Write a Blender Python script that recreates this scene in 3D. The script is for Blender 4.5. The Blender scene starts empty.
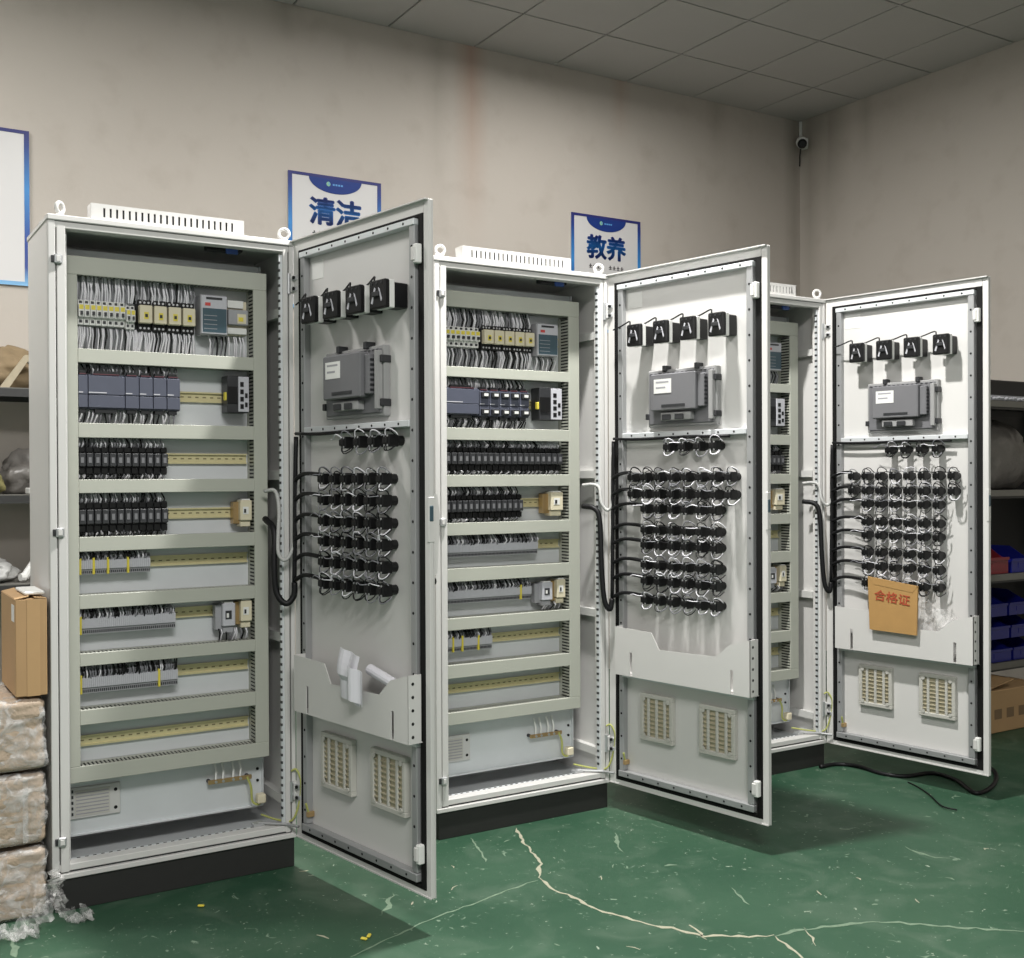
import bpy, math, random
from mathutils import Vector, Matrix
random.seed(7)
sc = bpy.context.scene
col = sc.collection

# ------------------------------------------------------------------ camera
IMG_W, IMG_H = 1024.0, 958.0
CAM_H, PITCH, ROLL = 1.304, -0.0068, -0.0046
FPX, CX, CY = 1097.97, 489.67, 485.08
cam = bpy.data.cameras.new('camera')
cam_o = bpy.data.objects.new('camera', cam); col.objects.link(cam_o)
cam.sensor_fit = 'HORIZONTAL'; cam.sensor_width = 36.0
cam.lens = 36.0 * FPX / IMG_W
cam.shift_x = (IMG_W / 2 - CX) / IMG_W
cam.shift_y = (CY - IMG_H / 2) / IMG_W
cam.clip_start = 0.05
cam_o.matrix_world = (Matrix.Translation((0, 0, CAM_H)) @ Matrix.Rotation(PITCH, 4, 'X')
                      @ Matrix.Rotation(math.pi / 2, 4, 'X') @ Matrix.Rotation(ROLL, 4, 'Z'))
sc.camera = cam_o

# ------------------------------------------------------------------ light
world = bpy.data.worlds.new('world'); sc.world = world; world.use_nodes = True
world.node_tree.nodes['Background'].inputs[0].default_value = (1.0, 0.98, 0.95, 1)
world.node_tree.nodes['Background'].inputs[1].default_value = 0.27

def area(name, loc, sx, sy, power, color=(1, 1, 1), rot=(0, 0, 0), spread=math.pi):
    l = bpy.data.lights.new(name, 'AREA'); l.shape = 'RECTANGLE'; l.size = sx; l.size_y = sy
    l.energy = power; l.color = color; l.spread = spread
    o = bpy.data.objects.new(name, l); col.objects.link(o); o.location = loc; o.rotation_euler = rot
    return o
area('lamp_or_fill_light', (0.36, 3.50, 3.93), 0.14, 0.14, 112, (1.0, 0.985, 0.95))
area('lamp_or_fill_light', (0.5, -0.4, 3.9), 2.0, 1.0, 140, (1.0, 0.985, 0.955))
area('lamp_or_fill_light', (-3.0, 3.5, 3.9), 1.2, 0.3, 50, (1.0, 0.98, 0.94))
area('lamp_or_fill_light', (0.9, 6.1, 3.9), 1.2, 0.3, 16, (1.0, 0.98, 0.94), rot=(0, 0, 0.543))  # added fill without a known fixture, lifts the dark room corner

vs = sc.view_settings
vs.view_transform = 'Standard'; vs.look = 'None'; vs.gamma = 1.0; vs.use_curve_mapping = False
vs.exposure = 0.74

# ------------------------------------------------------------------ materials
MATS = {}
def nodes_of(m):
    m.use_nodes = True
    nt = m.node_tree
    return nt, nt.nodes, nt.links, nt.nodes['Principled BSDF']

def mat(name, color, rough=0.5, metal=0.0, noise=0.06, scale=30.0, bump=0.0, spec=0.5):
    """plain procedural material: colour varied by noise, optional fine relief"""
    if name in MATS: return MATS[name]
    m = bpy.data.materials.new(name); nt, N, L, b = nodes_of(m)
    b.inputs['Roughness'].default_value = rough; b.inputs['Metallic'].default_value = metal
    b.inputs['Specular IOR Level'].default_value = spec
    tc = N.new('ShaderNodeTexCoord')
    nz = N.new('ShaderNodeTexNoise'); nz.inputs['Scale'].default_value = scale; nz.inputs['Detail'].default_value = 4
    L.new(tc.outputs['Object'], nz.inputs['Vector'])
    mx = N.new('ShaderNodeMix'); mx.data_type = 'RGBA'
    mx.inputs['A'].default_value = (*[max(0, c * (1 - noise)) for c in color], 1)
    mx.inputs['B'].default_value = (*[min(1, c * (1 + noise)) for c in color], 1)
    L.new(nz.outputs['Fac'], mx.inputs['Factor']); L.new(mx.outputs['Result'], b.inputs['Base Color'])
    if bump:
        bp = N.new('ShaderNodeBump'); bp.inputs['Strength'].default_value = bump; bp.inputs['Distance'].default_value = 0.01
        L.new(nz.outputs['Fac'], bp.inputs['Height']); L.new(bp.outputs['Normal'], b.inputs['Normal'])
    MATS[name] = m
    return m

PAINT = mat('cabinet_paint', (0.63, 0.62, 0.605), 0.42, noise=0.025, scale=8)
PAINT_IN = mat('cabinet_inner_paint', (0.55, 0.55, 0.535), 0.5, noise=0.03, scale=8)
PLINTH = mat('plinth_paint', (0.018, 0.018, 0.017), 0.6, noise=0.1)
DUCT = mat('duct_plastic', (0.43, 0.44, 0.385), 0.5, noise=0.03, scale=12)
ZINC = mat('galvanised_steel', (0.66, 0.685, 0.70), 0.45, 0.25, noise=0.05, scale=14)
RAILY = mat('passivated_rail', (0.64, 0.58, 0.34), 0.45, 0.3, noise=0.12, scale=60)
RAILH = mat('rail_slot_shade', (0.20, 0.17, 0.09), 0.6, 0.2)
STEEL = mat('bright_steel', (0.55, 0.56, 0.57), 0.35, 0.7, noise=0.08, scale=40)
BLACK = mat('black_plastic', (0.005, 0.005, 0.0055), 0.45, noise=0.2, spec=0.35)
HOLE = mat('hole_black', (0.006, 0.006, 0.006), 0.9, noise=0.1)
RUBBER = mat('gasket_rubber', (0.005, 0.005, 0.005), 0.75, noise=0.2, spec=0.25)
DGREY = mat('dark_grey_plastic', (0.026, 0.027, 0.030), 0.45, noise=0.1)
HMI = mat('panel_grey_plastic', (0.155, 0.155, 0.165), 0.45, noise=0.05)
HMIF = mat('panel_frame_grey', (0.30, 0.30, 0.30), 0.4, noise=0.06)
PLCM = mat('plc_blue_grey', (0.075, 0.082, 0.115), 0.45, noise=0.08)
PLCD = mat('plc_dark_blue', (0.035, 0.040, 0.065), 0.45, noise=0.08)
CREAM = mat('cream_plastic', (0.68, 0.62, 0.46), 0.45, noise=0.05)
WHITEP = mat('white_plastic', (0.74, 0.74, 0.72), 0.45, noise=0.03)
YELLOW = mat('yellow_label', (0.72, 0.60, 0.07), 0.5, noise=0.05)
RAILS = mat('stiffener_steel', (0.36, 0.365, 0.37), 0.4, 0.35, noise=0.06, scale=20)
MAROON = mat('maroon_terminal', (0.09, 0.025, 0.035), 0.5)
RED = mat('red_label', (0.55, 0.06, 0.05), 0.5, noise=0.05)
TEAL = mat('teal_label', (0.045, 0.085, 0.11), 0.4, noise=0.08)
TERM = mat('terminal_grey', (0.33, 0.33, 0.35), 0.5, noise=0.08, scale=90)
TERML = mat('terminal_strip_pale', (0.50, 0.50, 0.54), 0.5, noise=0.08, scale=90)
WIREW = mat('wire_white', (0.74, 0.73, 0.77), 0.5, noise=0.05)
WIREG = mat('wire_grey', (0.22, 0.22, 0.24), 0.5, noise=0.05)
WIREK = mat('wire_black', (0.006, 0.006, 0.007), 0.5, noise=0.1, spec=0.3)
EARTH = mat('earth_wire_yellow_green', (0.42, 0.44, 0.13), 0.5, noise=0.2, scale=120)
COPPER = mat('brass_bar', (0.48, 0.33, 0.16), 0.35, 0.7, noise=0.1)
SLEEVE = mat('braided_sleeve', (0.45, 0.45, 0.44), 0.6, noise=0.3, scale=220)
FILTER = mat('filter_mat', (0.42, 0.38, 0.27), 0.8, noise=0.12, scale=80)
GRILLE = mat('grille_plastic', (0.50, 0.49, 0.45), 0.5, noise=0.05)
PAPER = mat('white_paper', (0.72, 0.71, 0.76), 0.6, noise=0.04, scale=20)
KRAFT = mat('kraft_paper', (0.44, 0.255, 0.09), 0.7, noise=0.12, scale=14)
CARTON = mat('carton_brown', (0.42, 0.265, 0.13), 0.75, noise=0.08, scale=10)
TAPE = mat('packing_tape', (0.47, 0.30, 0.15), 0.35, noise=0.05)
PACK = mat('pack_brown', (0.43, 0.335, 0.25), 0.6, noise=0.28, scale=26, bump=0.8)
RACKM = mat('rack_paint_grey', (0.16, 0.155, 0.14), 0.5, noise=0.1)
RACKD = mat('rack_paint_dark', (0.035, 0.035, 0.035), 0.5, noise=0.1)
CLOTH = mat('brown_cloth', (0.22, 0.16, 0.09), 0.8, noise=0.4, scale=14, bump=0.6)
BLUEBIN = mat('blue_bin_plastic', (0.006, 0.010, 0.16), 0.35, noise=0.1)  # deepened blue: shade inside the rack is put into the colour
REDBIN = mat('red_bin_plastic', (0.16, 0.012, 0.018), 0.35, noise=0.1)  # red lowered as well, carrying the shade of the rack
GREYBAG = mat('grey_bag', (0.14, 0.13, 0.12), 0.35, noise=0.35, scale=16, bump=0.9)

def film_mat(name, alpha, color=(0.75, 0.74, 0.73)):
    m = bpy.data.materials.new(name); nt, N, L, b = nodes_of(m)
    b.inputs['Base Color'].default_value = (*color, 1); b.inputs['Roughness'].default_value = 0.22
    tc = N.new('ShaderNodeTexCoord'); nz = N.new('ShaderNodeTexNoise')
    nz.inputs['Scale'].default_value = 18; nz.inputs['Detail'].default_value = 6; nz.inputs['Distortion'].default_value = 1.5
    L.new(tc.outputs['Object'], nz.inputs['Vector'])
    mr = N.new('ShaderNodeMapRange'); mr.inputs[1].default_value = 0.42; mr.inputs[2].default_value = 0.68
    mr.inputs[3].default_value = alpha * 0.35; mr.inputs[4].default_value = min(1, alpha * 1.8)
    L.new(nz.outputs['Fac'], mr.inputs[0]); L.new(mr.outputs[0], b.inputs['Alpha'])
    bp = N.new('ShaderNodeBump'); bp.inputs['Strength'].default_value = 0.8; bp.inputs['Distance'].default_value = 0.01
    L.new(nz.outputs['Fac'], bp.inputs['Height']); L.new(bp.outputs['Normal'], b.inputs['Normal'])
    MATS[name] = m
    return m
FILM = film_mat('stretch_film', 0.36)
FILM2 = film_mat('loose_film', 0.30)

def wall_mat(name, streaks, blotch=None):
    """old plaster: mottled, with rusty water streaks below the ceiling; object x runs along the wall, z up"""
    m = bpy.data.materials.new(name); nt, N, L, b = nodes_of(m)
    b.inputs['Roughness'].default_value = 0.85
    tc = N.new('ShaderNodeTexCoord'); sp = N.new('ShaderNodeSeparateXYZ'); L.new(tc.outputs['Object'], sp.inputs[0])
    def noise(scale, detail=5, stretch=None):
        n = N.new('ShaderNodeTexNoise'); n.inputs['Scale'].default_value = scale; n.inputs['Detail'].default_value = detail
        if stretch:
            mp = N.new('ShaderNodeMapping'); mp.inputs['Scale'].default_value = stretch
            L.new(tc.outputs['Object'], mp.inputs[0]); L.new(mp.outputs[0], n.inputs['Vector'])
        else: L.new(tc.outputs['Object'], n.inputs['Vector'])
        return n.outputs['Fac']
    def math_(op, a, c, clamp=False):
        n = N.new('ShaderNodeMath'); n.operation = op; n.use_clamp = clamp
        for i, v in enumerate((a, c)):
            if v is None: continue
            if isinstance(v, (int, float)): n.inputs[i].default_value = v
            else: L.new(v, n.inputs[i])
        return n.outputs[0]
    def mixc(f, A, B):
        mx = N.new('ShaderNodeMix'); mx.data_type = 'RGBA'
        for k, v in (('A', A), ('B', B)):
            if isinstance(v, tuple): mx.inputs[k].default_value = (*v, 1)
            else: L.new(v, mx.inputs[k])
        L.new(f, mx.inputs['Factor']); return mx.outputs['Result']
    big = noise(0.9, 4); med = noise(5.0, 6)
    c = mixc(big, (0.475, 0.43, 0.385), (0.52, 0.48, 0.435))
    dirt = math_('MULTIPLY', math_('SUBTRACT', med, 0.53), 2.2, True)
    c = mixc(dirt, c, (0.40, 0.355, 0.31))
    vert = noise(1.0, 5, (7, 7, 0.8))
    for (s0, wdt, ztop, zlen, amt, colr) in streaks:
        dx = math_('DIVIDE', math_('ABSOLUTE', math_('SUBTRACT', sp.outputs[0], s0), None), wdt)
        fx = math_('SUBTRACT', 1.0, dx, True)
        fz = math_('SUBTRACT', 1.0, math_('DIVIDE', math_('SUBTRACT', ztop, sp.outputs[2]), zlen), True)
        f = math_('MULTIPLY', math_('MULTIPLY', fx, fz), math_('MULTIPLY', math_('MULTIPLY', vert, 2.0, True), amt), True)
        c = mixc(f, c, colr)
    L.new(c, b.inputs['Base Color'])
    bp = N.new('ShaderNodeBump'); bp.inputs['Strength'].default_value = 0.25; bp.inputs['Distance'].default_value = 0.02
    L.new(med, bp.inputs['Height']); L.new(bp.outputs['Normal'], b.inputs['Normal'])
    return m

def floor_mat():
    m = bpy.data.materials.new('green_floor_paint'); nt, N, L, b = nodes_of(m)
    tc = N.new('ShaderNodeTexCoord')
    def noise(scale, detail=6, dist=0.0):
        n = N.new('ShaderNodeTexNoise'); n.inputs['Scale'].default_value = scale; n.inputs['Detail'].default_value = detail
        n.inputs['Distortion'].default_value = dist
        L.new(tc.outputs['Object'], n.inputs['Vector']); return n.outputs['Fac']
    def rng(v, a, c):
        n = N.new('ShaderNodeMapRange'); n.inputs[1].default_value = a; n.inputs[2].default_value = c
        L.new(v, n.inputs[0]); return n.outputs[0]
    def mixc(f, A, B):
        mx = N.new('ShaderNodeMix'); mx.data_type = 'RGBA'
        for k, v in (('A', A), ('B', B)):
            if isinstance(v, tuple): mx.inputs[k].default_value = (*v, 1)
            else: L.new(v, mx.inputs[k])
        L.new(f, mx.inputs['Factor']); return mx.outputs['Result']
    c = mixc(rng(noise(1.3, 5), 0.35, 0.65), (0.020, 0.066, 0.036), (0.038, 0.094, 0.054))
    c = mixc(rng(noise(4.5, 7, 1.0), 0.50, 0.75), c, (0.066, 0.118, 0.078))
    c = mixc(rng(noise(17, 6, 2.5), 0.655, 0.72), c, (0.17, 0.245, 0.175))
    c = mixc(rng(noise(48, 3, 1.0), 0.70, 0.735), c, (0.30, 0.36, 0.28))
    c = mixc(rng(noise(31, 4, 0.5), 0.30, 0.25), c, (0.02, 0.06, 0.035))
    L.new(c, b.inputs['Base Color'])
    rg = N.new('ShaderNodeMapRange'); rg.inputs[3].default_value = 0.38; rg.inputs[4].default_value = 0.62
    L.new(noise(6, 5), rg.inputs[0]); L.new(rg.outputs[0], b.inputs['Roughness'])
    b.inputs['Specular IOR Level'].default_value = 0.4
    return m

def print_gradient(name, stops, z0, z1, rough=0.5):
    """flat print whose ink runs through several blues from top to bottom"""
    m = bpy.data.materials.new(name); nt, N, L, b = nodes_of(m)
    b.inputs['Roughness'].default_value = rough
    tc = N.new('ShaderNodeTexCoord'); sp = N.new('ShaderNodeSeparateXYZ'); L.new(tc.outputs['Object'], sp.inputs[0])
    mr = N.new('ShaderNodeMapRange'); mr.inputs[1].default_value = z0; mr.inputs[2].default_value = z1
    L.new(sp.outputs[2], mr.inputs[0])
    cr = N.new('ShaderNodeValToRGB'); el = cr.color_ramp.elements
    el[0].position, el[0].color = stops[0][0], (*stops[0][1], 1)
    el[1].position, el[1].color = stops[-1][0], (*stops[-1][1], 1)
    for p, cc in stops[1:-1]:
        e = el.new(p); e.color = (*cc, 1)
    L.new(mr.outputs[0], cr.inputs[0]); L.new(cr.outputs[0], b.inputs['Base Color'])
    return m

# ------------------------------------------------------------------ mesh helpers
class MB:
    def __init__(self): self.v = []; self.f = []; self.m = []; self.slots = []
    def mi(self, material):
        if material not in self.slots: self.slots.append(material)
        return self.slots.index(material)
    def add(self, verts, faces, material):
        o = len(self.v); k = self.mi(material); self.v += [tuple(p) for p in verts]
        for f in faces: self.f.append([i + o for i in f]); self.m.append(k)
        return self
    def box(self, x0, x1, y0, y1, z0, z1, material, bev=0.0):
        if x1 < x0: x0, x1 = x1, x0
        if y1 < y0: y0, y1 = y1, y0
        if z1 < z0: z0, z1 = z1, z0
        if not bev:
            return self.add([(x0,y0,z0),(x1,y0,z0),(x1,y1,z0),(x0,y1,z0),(x0,y0,z1),(x1,y0,z1),(x1,y1,z1),(x0,y1,z1)],
                            [(3,2,1,0),(4,5,6,7),(0,1,5,4),(1,2,6,5),(2,3,7,6),(3,0,4,7)], material)
        b = min(bev, (x1-x0)/2.01, (y1-y0)/2.01, (z1-z0)/2.01); V = []
        idx = {}
        for sx in (0,1):
            for sy in (0,1):
                for sz in (0,1):
                    X, Y, Z = (x0,x1)[sx], (y0,y1)[sy], (z0,z1)[sz]
                    dx, dy, dz = (b,-b)[sx], (b,-b)[sy], (b,-b)[sz]
                    for a, p in (('x',(X,Y+dy,Z+dz)),('y',(X+dx,Y,Z+dz)),('z',(X+dx,Y+dy,Z))):
                        idx[(a,sx,sy,sz)] = len(V); V.append(p)
        F = []
        for s in (0,1):
            q = [idx[('x',s,a,c)] for a, c in ((0,0),(1,0),(1,1),(0,1))]; F.append(q if s else q[::-1])
            q = [idx[('y',a,s,c)] for a, c in ((0,0),(0,1),(1,1),(1,0))]; F.append(q if s else q[::-1])
            q = [idx[('z',a,c,s)] for a, c in ((0,0),(1,0),(1,1),(0,1))]; F.append(q if s else q[::-1])
        for p in (0,1):
            for q in (0,1):
                F.append([idx[('x',p,q,0)], idx[('x',p,q,1)], idx[('y',p,q,1)], idx[('y',p,q,0)]])
                F.append([idx[('x',p,0,q)], idx[('x',p,1,q)], idx[('z',p,1,q)], idx[('z',p,0,q)]])
                F.append([idx[('y',0,p,q)], idx[('y',1,p,q)], idx[('z',1,p,q)], idx[('z',0,p,q)]])
                for r in (0,1): F.append([idx[('x',p,q,r)], idx[('y',p,q,r)], idx[('z',p,q,r)]])
        return self.add(V, F, material)
    def tube(self, pts, r, material, n=6, cap=True):
        pts = [Vector(p) for p in pts]; V = []; F = []
        up = None
        for i, p in enumerate(pts):
            t = (pts[min(i+1, len(pts)-1)] - pts[max(i-1, 0)])
            if t.length < 1e-9: t = Vector((0,0,1))
            t.normalize()
            if up is None:
                up = Vector((0,0,1)) if abs(t.z) < 0.9 else Vector((1,0,0))
            a = t.cross(up)
            if a.length < 1e-4: a = t.cross(Vector((0.3,1,0.2)))
            a.normalize(); bb = a.cross(t).normalized(); up = bb
            rr = r[i] if isinstance(r, (list, tuple)) else r
            for k in range(n):
                an = 2*math.pi*k/n; V.append(p + a*math.cos(an)*rr + bb*math.sin(an)*rr)
        for i in range(len(pts)-1):
            for k in range(n):
                k2 = (k+1) % n; F.append((i*n+k, i*n+k2, (i+1)*n+k2, (i+1)*n+k))
        if cap: F.append(tuple(range(n))[::-1]); F.append(tuple((len(pts)-1)*n+k for k in range(n)))
        return self.add(V, F, material)
    def prism(self, poly, axis, a0, a1, material):
        """polygon (list of 2d points) extruded along axis 'y' (poly in x,z), 'z' (x,y) or 'x' (y,z)"""
        n = len(poly)
        def P(p, a): return {'y': (p[0], a, p[1]), 'z': (p[0], p[1], a), 'x': (a, p[0], p[1])}[axis]
        V = [P(p, a0) for p in poly] + [P(p, a1) for p in poly]
        F = [tuple(range(n)), tuple(range(2*n-1, n-1, -1))] + [(i, i+n, (i+1) % n + n, (i+1) % n) for i in range(n)]
        return self.add(V, F, material)
    def ring(self, c, R, r, axis, material, N=16, n=8):
        c = Vector(c); e1, e2 = {'y': ((1,0,0),(0,0,1)), 'x': ((0,1,0),(0,0,1)), 'z': ((1,0,0),(0,1,0))}[axis]
        e1, e2 = Vector(e1), Vector(e2); e3 = e1.cross(e2); V = []; F = []
        for i in range(N):
            a = 2*math.pi*i/N; d = e1*math.cos(a) + e2*math.sin(a)
            for k in range(n):
                b = 2*math.pi*k/n; V.append(c + d*(R + r*math.cos(b)) + e3*r*math.sin(b))
        for i in range(N):
            for k in range(n):
                F.append((i*n+k, ((i+1)%N)*n+k, ((i+1)%N)*n+(k+1)%n, i*n+(k+1)%n))
        return self.add(V, F, material)
    def mesh(self, name, smooth=False):
        me = bpy.data.meshes.new(name); me.from_pydata(self.v, [], self.f)
        for s in self.slots: me.materials.append(s)
        me.polygons.foreach_set('material_index', self.m)
        if smooth: me.polygons.foreach_set('use_smooth', [True]*len(self.f))
        me.update()
        import bmesh
        bm = bmesh.new(); bm.from_mesh(me); bmesh.ops.recalc_face_normals(bm, faces=bm.faces); bm.to_mesh(me); bm.free()
        return me
    def build(self, name, parent=None, smooth=False, **kw): return place(name, self.mesh(name, smooth), parent, **kw)

def place(name, me, parent=None, loc=(0,0,0), rz=0.0, kind=None, label=None, category=None, group=None):
    o = bpy.data.objects.new(name, me); col.objects.link(o)
    o.location = loc; o.rotation_euler = (0,0,rz)
    if parent is not None: o.parent = parent
    return tag(o, label, category, group, kind)
def tag(o, label=None, category=None, group=None, kind=None):
    for k, v in (('label', label), ('category', category), ('group', group), ('kind', kind)):
        if v: o[k] = v
    return o
def empty(name, loc, rz=0.0, label=None, category=None, group=None):
    o = bpy.data.objects.new(name, None); o.empty_display_size = 0.1; col.objects.link(o)
    o.location = loc; o.rotation_euler = (0,0,rz)
    return tag(o, label, category, group)
def smooth_path(pts, sub=5):
    """Catmull-Rom through the points"""
    P = [Vector(p) for p in pts]; P = [P[0]*2-P[1]] + P + [P[-1]*2-P[-2]]; out = []
    for i in range(1, len(P)-2):
        for k in range(sub):
            t = k/sub; a, b, c, d = P[i-1], P[i], P[i+1], P[i+2]
            out.append(0.5*((2*b) + (c-a)*t + (2*a-5*b+4*c-d)*t*t + (3*b-a-3*c+d)*t**3))
    out.append(P[-2]); return out
CACHE = {}
def cached(key, fn, smooth=False):
    if key not in CACHE: CACHE[key] = fn().mesh(key[0] if isinstance(key, tuple) else key, smooth)
    return CACHE[key]

# ------------------------------------------------------------------ the room
AW = 0.5433
CORNER = (2.3782, 8.3968); ZC = 4.010; O1, O2, TS = 0.4795, 0.5726, 0.6
def room(name, m, **kw): return m.build(name, None, loc=(CORNER[0], CORNER[1], 0), rz=AW, kind='structure', **kw)
rust = (0.40, 0.24, 0.17); dirtc = (0.27, 0.24, 0.20)
WALL_B = wall_mat('plaster_back', [(-2.90, 0.13, ZC, 1.35, 0.65, rust), (-3.15, 0.10, ZC-0.3, 0.9, 0.25, dirtc), (-1.72, 0.10, ZC, 0.45, 0.4, rust),
                                   (-4.12, 0.14, ZC, 0.25, 0.6, dirtc), (-0.85, 0.12, ZC, 0.5, 0.4, dirtc), (-0.06, 0.12, ZC, 2.3, 0.8, dirtc)])
room('wall_back', MB().box(-9.5, 0.2, 0.0, 0.2, 0, ZC+0.15, WALL_B))
# right wall is built along its own x axis so that the same plaster runs along it
WALL_R = wall_mat('plaster_side', [(0.28, 0.22, ZC-0.1, 0.9, 0.75, dirtc), (0.10, 0.12, ZC, 2.2, 0.7, dirtc), (0.62, 0.08, ZC-0.2, 0.4, 0.35, dirtc)])
MB().box(0, 9.5, 0.0, 0.2, 0, ZC+0.15, WALL_R).build('wall_right', None, loc=(CORNER[0], CORNER[1], 0), rz=AW-math.pi/2, kind='structure')
floor = MB().box(-10, 10, -6, 12, -0.12, 0.0, floor_mat()).build('floor', None, kind='structure')
CEILM = mat('ceiling_grid_dark', (0.06, 0.06, 0.058), 0.7, noise=0.1)
TILE = mat('ceiling_tile', (0.47, 0.455, 0.445), 0.9, noise=0.035, scale=3)
ceiling = room('ceiling', MB().box(-9.5, 0.0, -9.5, 0.0, ZC+0.006, ZC+0.14, CEILM))
tile_me = MB().box(-TS/2+0.006, TS/2-0.006, -TS/2+0.006, TS/2-0.006, 0, 0.02, TILE).mesh('ceiling_tile')
xs = [0.0, -O1] + [-(O1+TS*k) for k in range(1, 16)]
ys = [0.0, -O2] + [-(O2+TS*k) for k in range(1, 16)]
far = MB()
for i in range(len(xs)-1):
    for j in range(len(ys)-1):
        w, d = xs[i]-xs[i+1], ys[j]-ys[j+1]; c = ((xs[i]+xs[i+1])/2, (ys[j]+ys[j+1])/2)
        if i < 10 and j < 9:
            o = place('ceiling_tile', tile_me, ceiling, loc=(c[0], c[1], ZC-0.004)); o.scale = (w/TS, d/TS, 1)
        else:
            far.box(c[0]-w/2+.006, c[0]+w/2-.006, c[1]-d/2+.006, c[1]+d/2-.006, ZC-0.004, ZC+0.016, TILE)
far.build('ceiling_tile_field', ceiling, kind='stuff')

# peeled cracks in the floor paint: thin raw-concrete scars, child pieces of the floor
SCAR = mat('bare_concrete_scar', (0.36, 0.35, 0.26), 0.8, noise=0.25, scale=60)
SCAR2 = mat('worn_green_scar', (0.15, 0.22, 0.15), 0.7, noise=0.3, scale=60)
def scar(pts, width, material, jit=0.5, name='floor_crack'):
    m = MB(); P = []
    for a, b in zip(pts[:-1], pts[1:]):
        n = max(2, int((Vector(b)-Vector(a)).length/0.022))
        for k in range(n): P.append(Vector(a).lerp(Vector(b), k/n))
    P.append(Vector(pts[-1]))
    L = []
    for i, p in enumerate(P):
        t = (P[min(i+1, len(P)-1)]-P[max(i-1, 0)]).normalized(); nn = Vector((-t.y, t.x))
        env = min(1, i/3+0.2, (len(P)-1-i)/3+0.2)
        c = p + nn*random.uniform(-1, 1)*width*jit
        w = width*random.uniform(0.35, 1.1)*env
        if random.random() < 0.05: w *= 2
        L.append((c+nn*w/2, c-nn*w/2))
    V = [(a.x, a.y, 0.0008) for a, b in L] + [(b.x, b.y, 0.0008) for a, b in L]; n = len(L)
    V += [(x, y, -0.004) for x, y, z in V]
    F = []
    for i in range(n-1):
        F += [(i, n+i, n+i+1, i+1), (i, i+1, 2*n+i+1, 2*n+i), (n+i, 3*n+i, 3*n+i+1, n+i+1)]
    m.add(V, F, material); return m.build(name, floor)

def floor_at(u, v):
    """floor point seen at photograph pixel u, v (used only to lay out the cracks on the floor plane)"""
    X3 = (u-CX)/FPX; Z3 = -(v-CY)/FPX
    X = X3*math.cos(ROLL)-Z3*math.sin(ROLL); Z2 = X3*math.sin(ROLL)+Z3*math.cos(ROLL)
    Y = math.cos(PITCH)-Z2*math.sin(PITCH); Z = math.sin(PITCH)+Z2*math.cos(PITCH)
    t = -CAM_H/Z; return (X*t, Y*t)
def px(*pp): return [floor_at(*p) for p in pp]
scar(px((517,828),(524,842),(532,852),(541,864),(538,878)), 0.013, SCAR)
scar(px((538,878),(556,890),(578,900),(604,912),(640,922),(680,930),(705,936),(740,937),(775,936)), 0.015, SCAR)
scar(px((538,880),(500,893),(470,905),(440,915),(405,931),(380,943),(350,957)), 0.008, SCAR2)
scar(px((775,937),(800,930),(830,926),(866,922),(900,923),(940,926),(985,929),(1030,931)), 0.014, SCAR2)
scar(px((775,936),(790,948),(806,962)), 0.011, SCAR)
scar(px((805,928),(812,938),(816,946)), 0.010, SCAR)
scar(px((616,833),(618,842),(622,852)), 0.014, SCAR2)
scar(px((730,888),(738,896),(748,905)), 0.014, SCAR2)
scar(px((905,847),(918,852),(935,858),(950,858)), 0.014, SCAR2)
scar(px((470,838),(480,850),(486,862)), 0.008, SCAR2)
scar(px((393,893),(388,905),(383,915)), 0.016, SCAR2)
scar(px((690,925),(700,934),(705,940)), 0.012, SCAR)
scar(px((5,935),(12,945),(14,958)), 0.02, SCAR2)
for (u, v) in ((455,868),(503,842),(600,880),(612,868),(664,866),(820,895),(878,905),(918,903),(985,850),(1000,846),(860,880),(300,872),(330,938),(410,905),(450,890),(640,950),(560,945),(955,880),(845,855)):
    a = random.uniform(0, 3.1); p = Vector(floor_at(u, v)); l = random.uniform(0.015, 0.05)
    scar([p, p+Vector((math.cos(a), math.sin(a)))*l], 0.014, random.choice((SCAR, SCAR2)), 0.4, 'paint_chip')

# ------------------------------------------------------------------ cabinets
W, HP, HT, DEP, DW = 0.772, 0.099, 2.099, 0.372, 0.742
S0 = 0.18     # depth of the mounting plate behind the front

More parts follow.
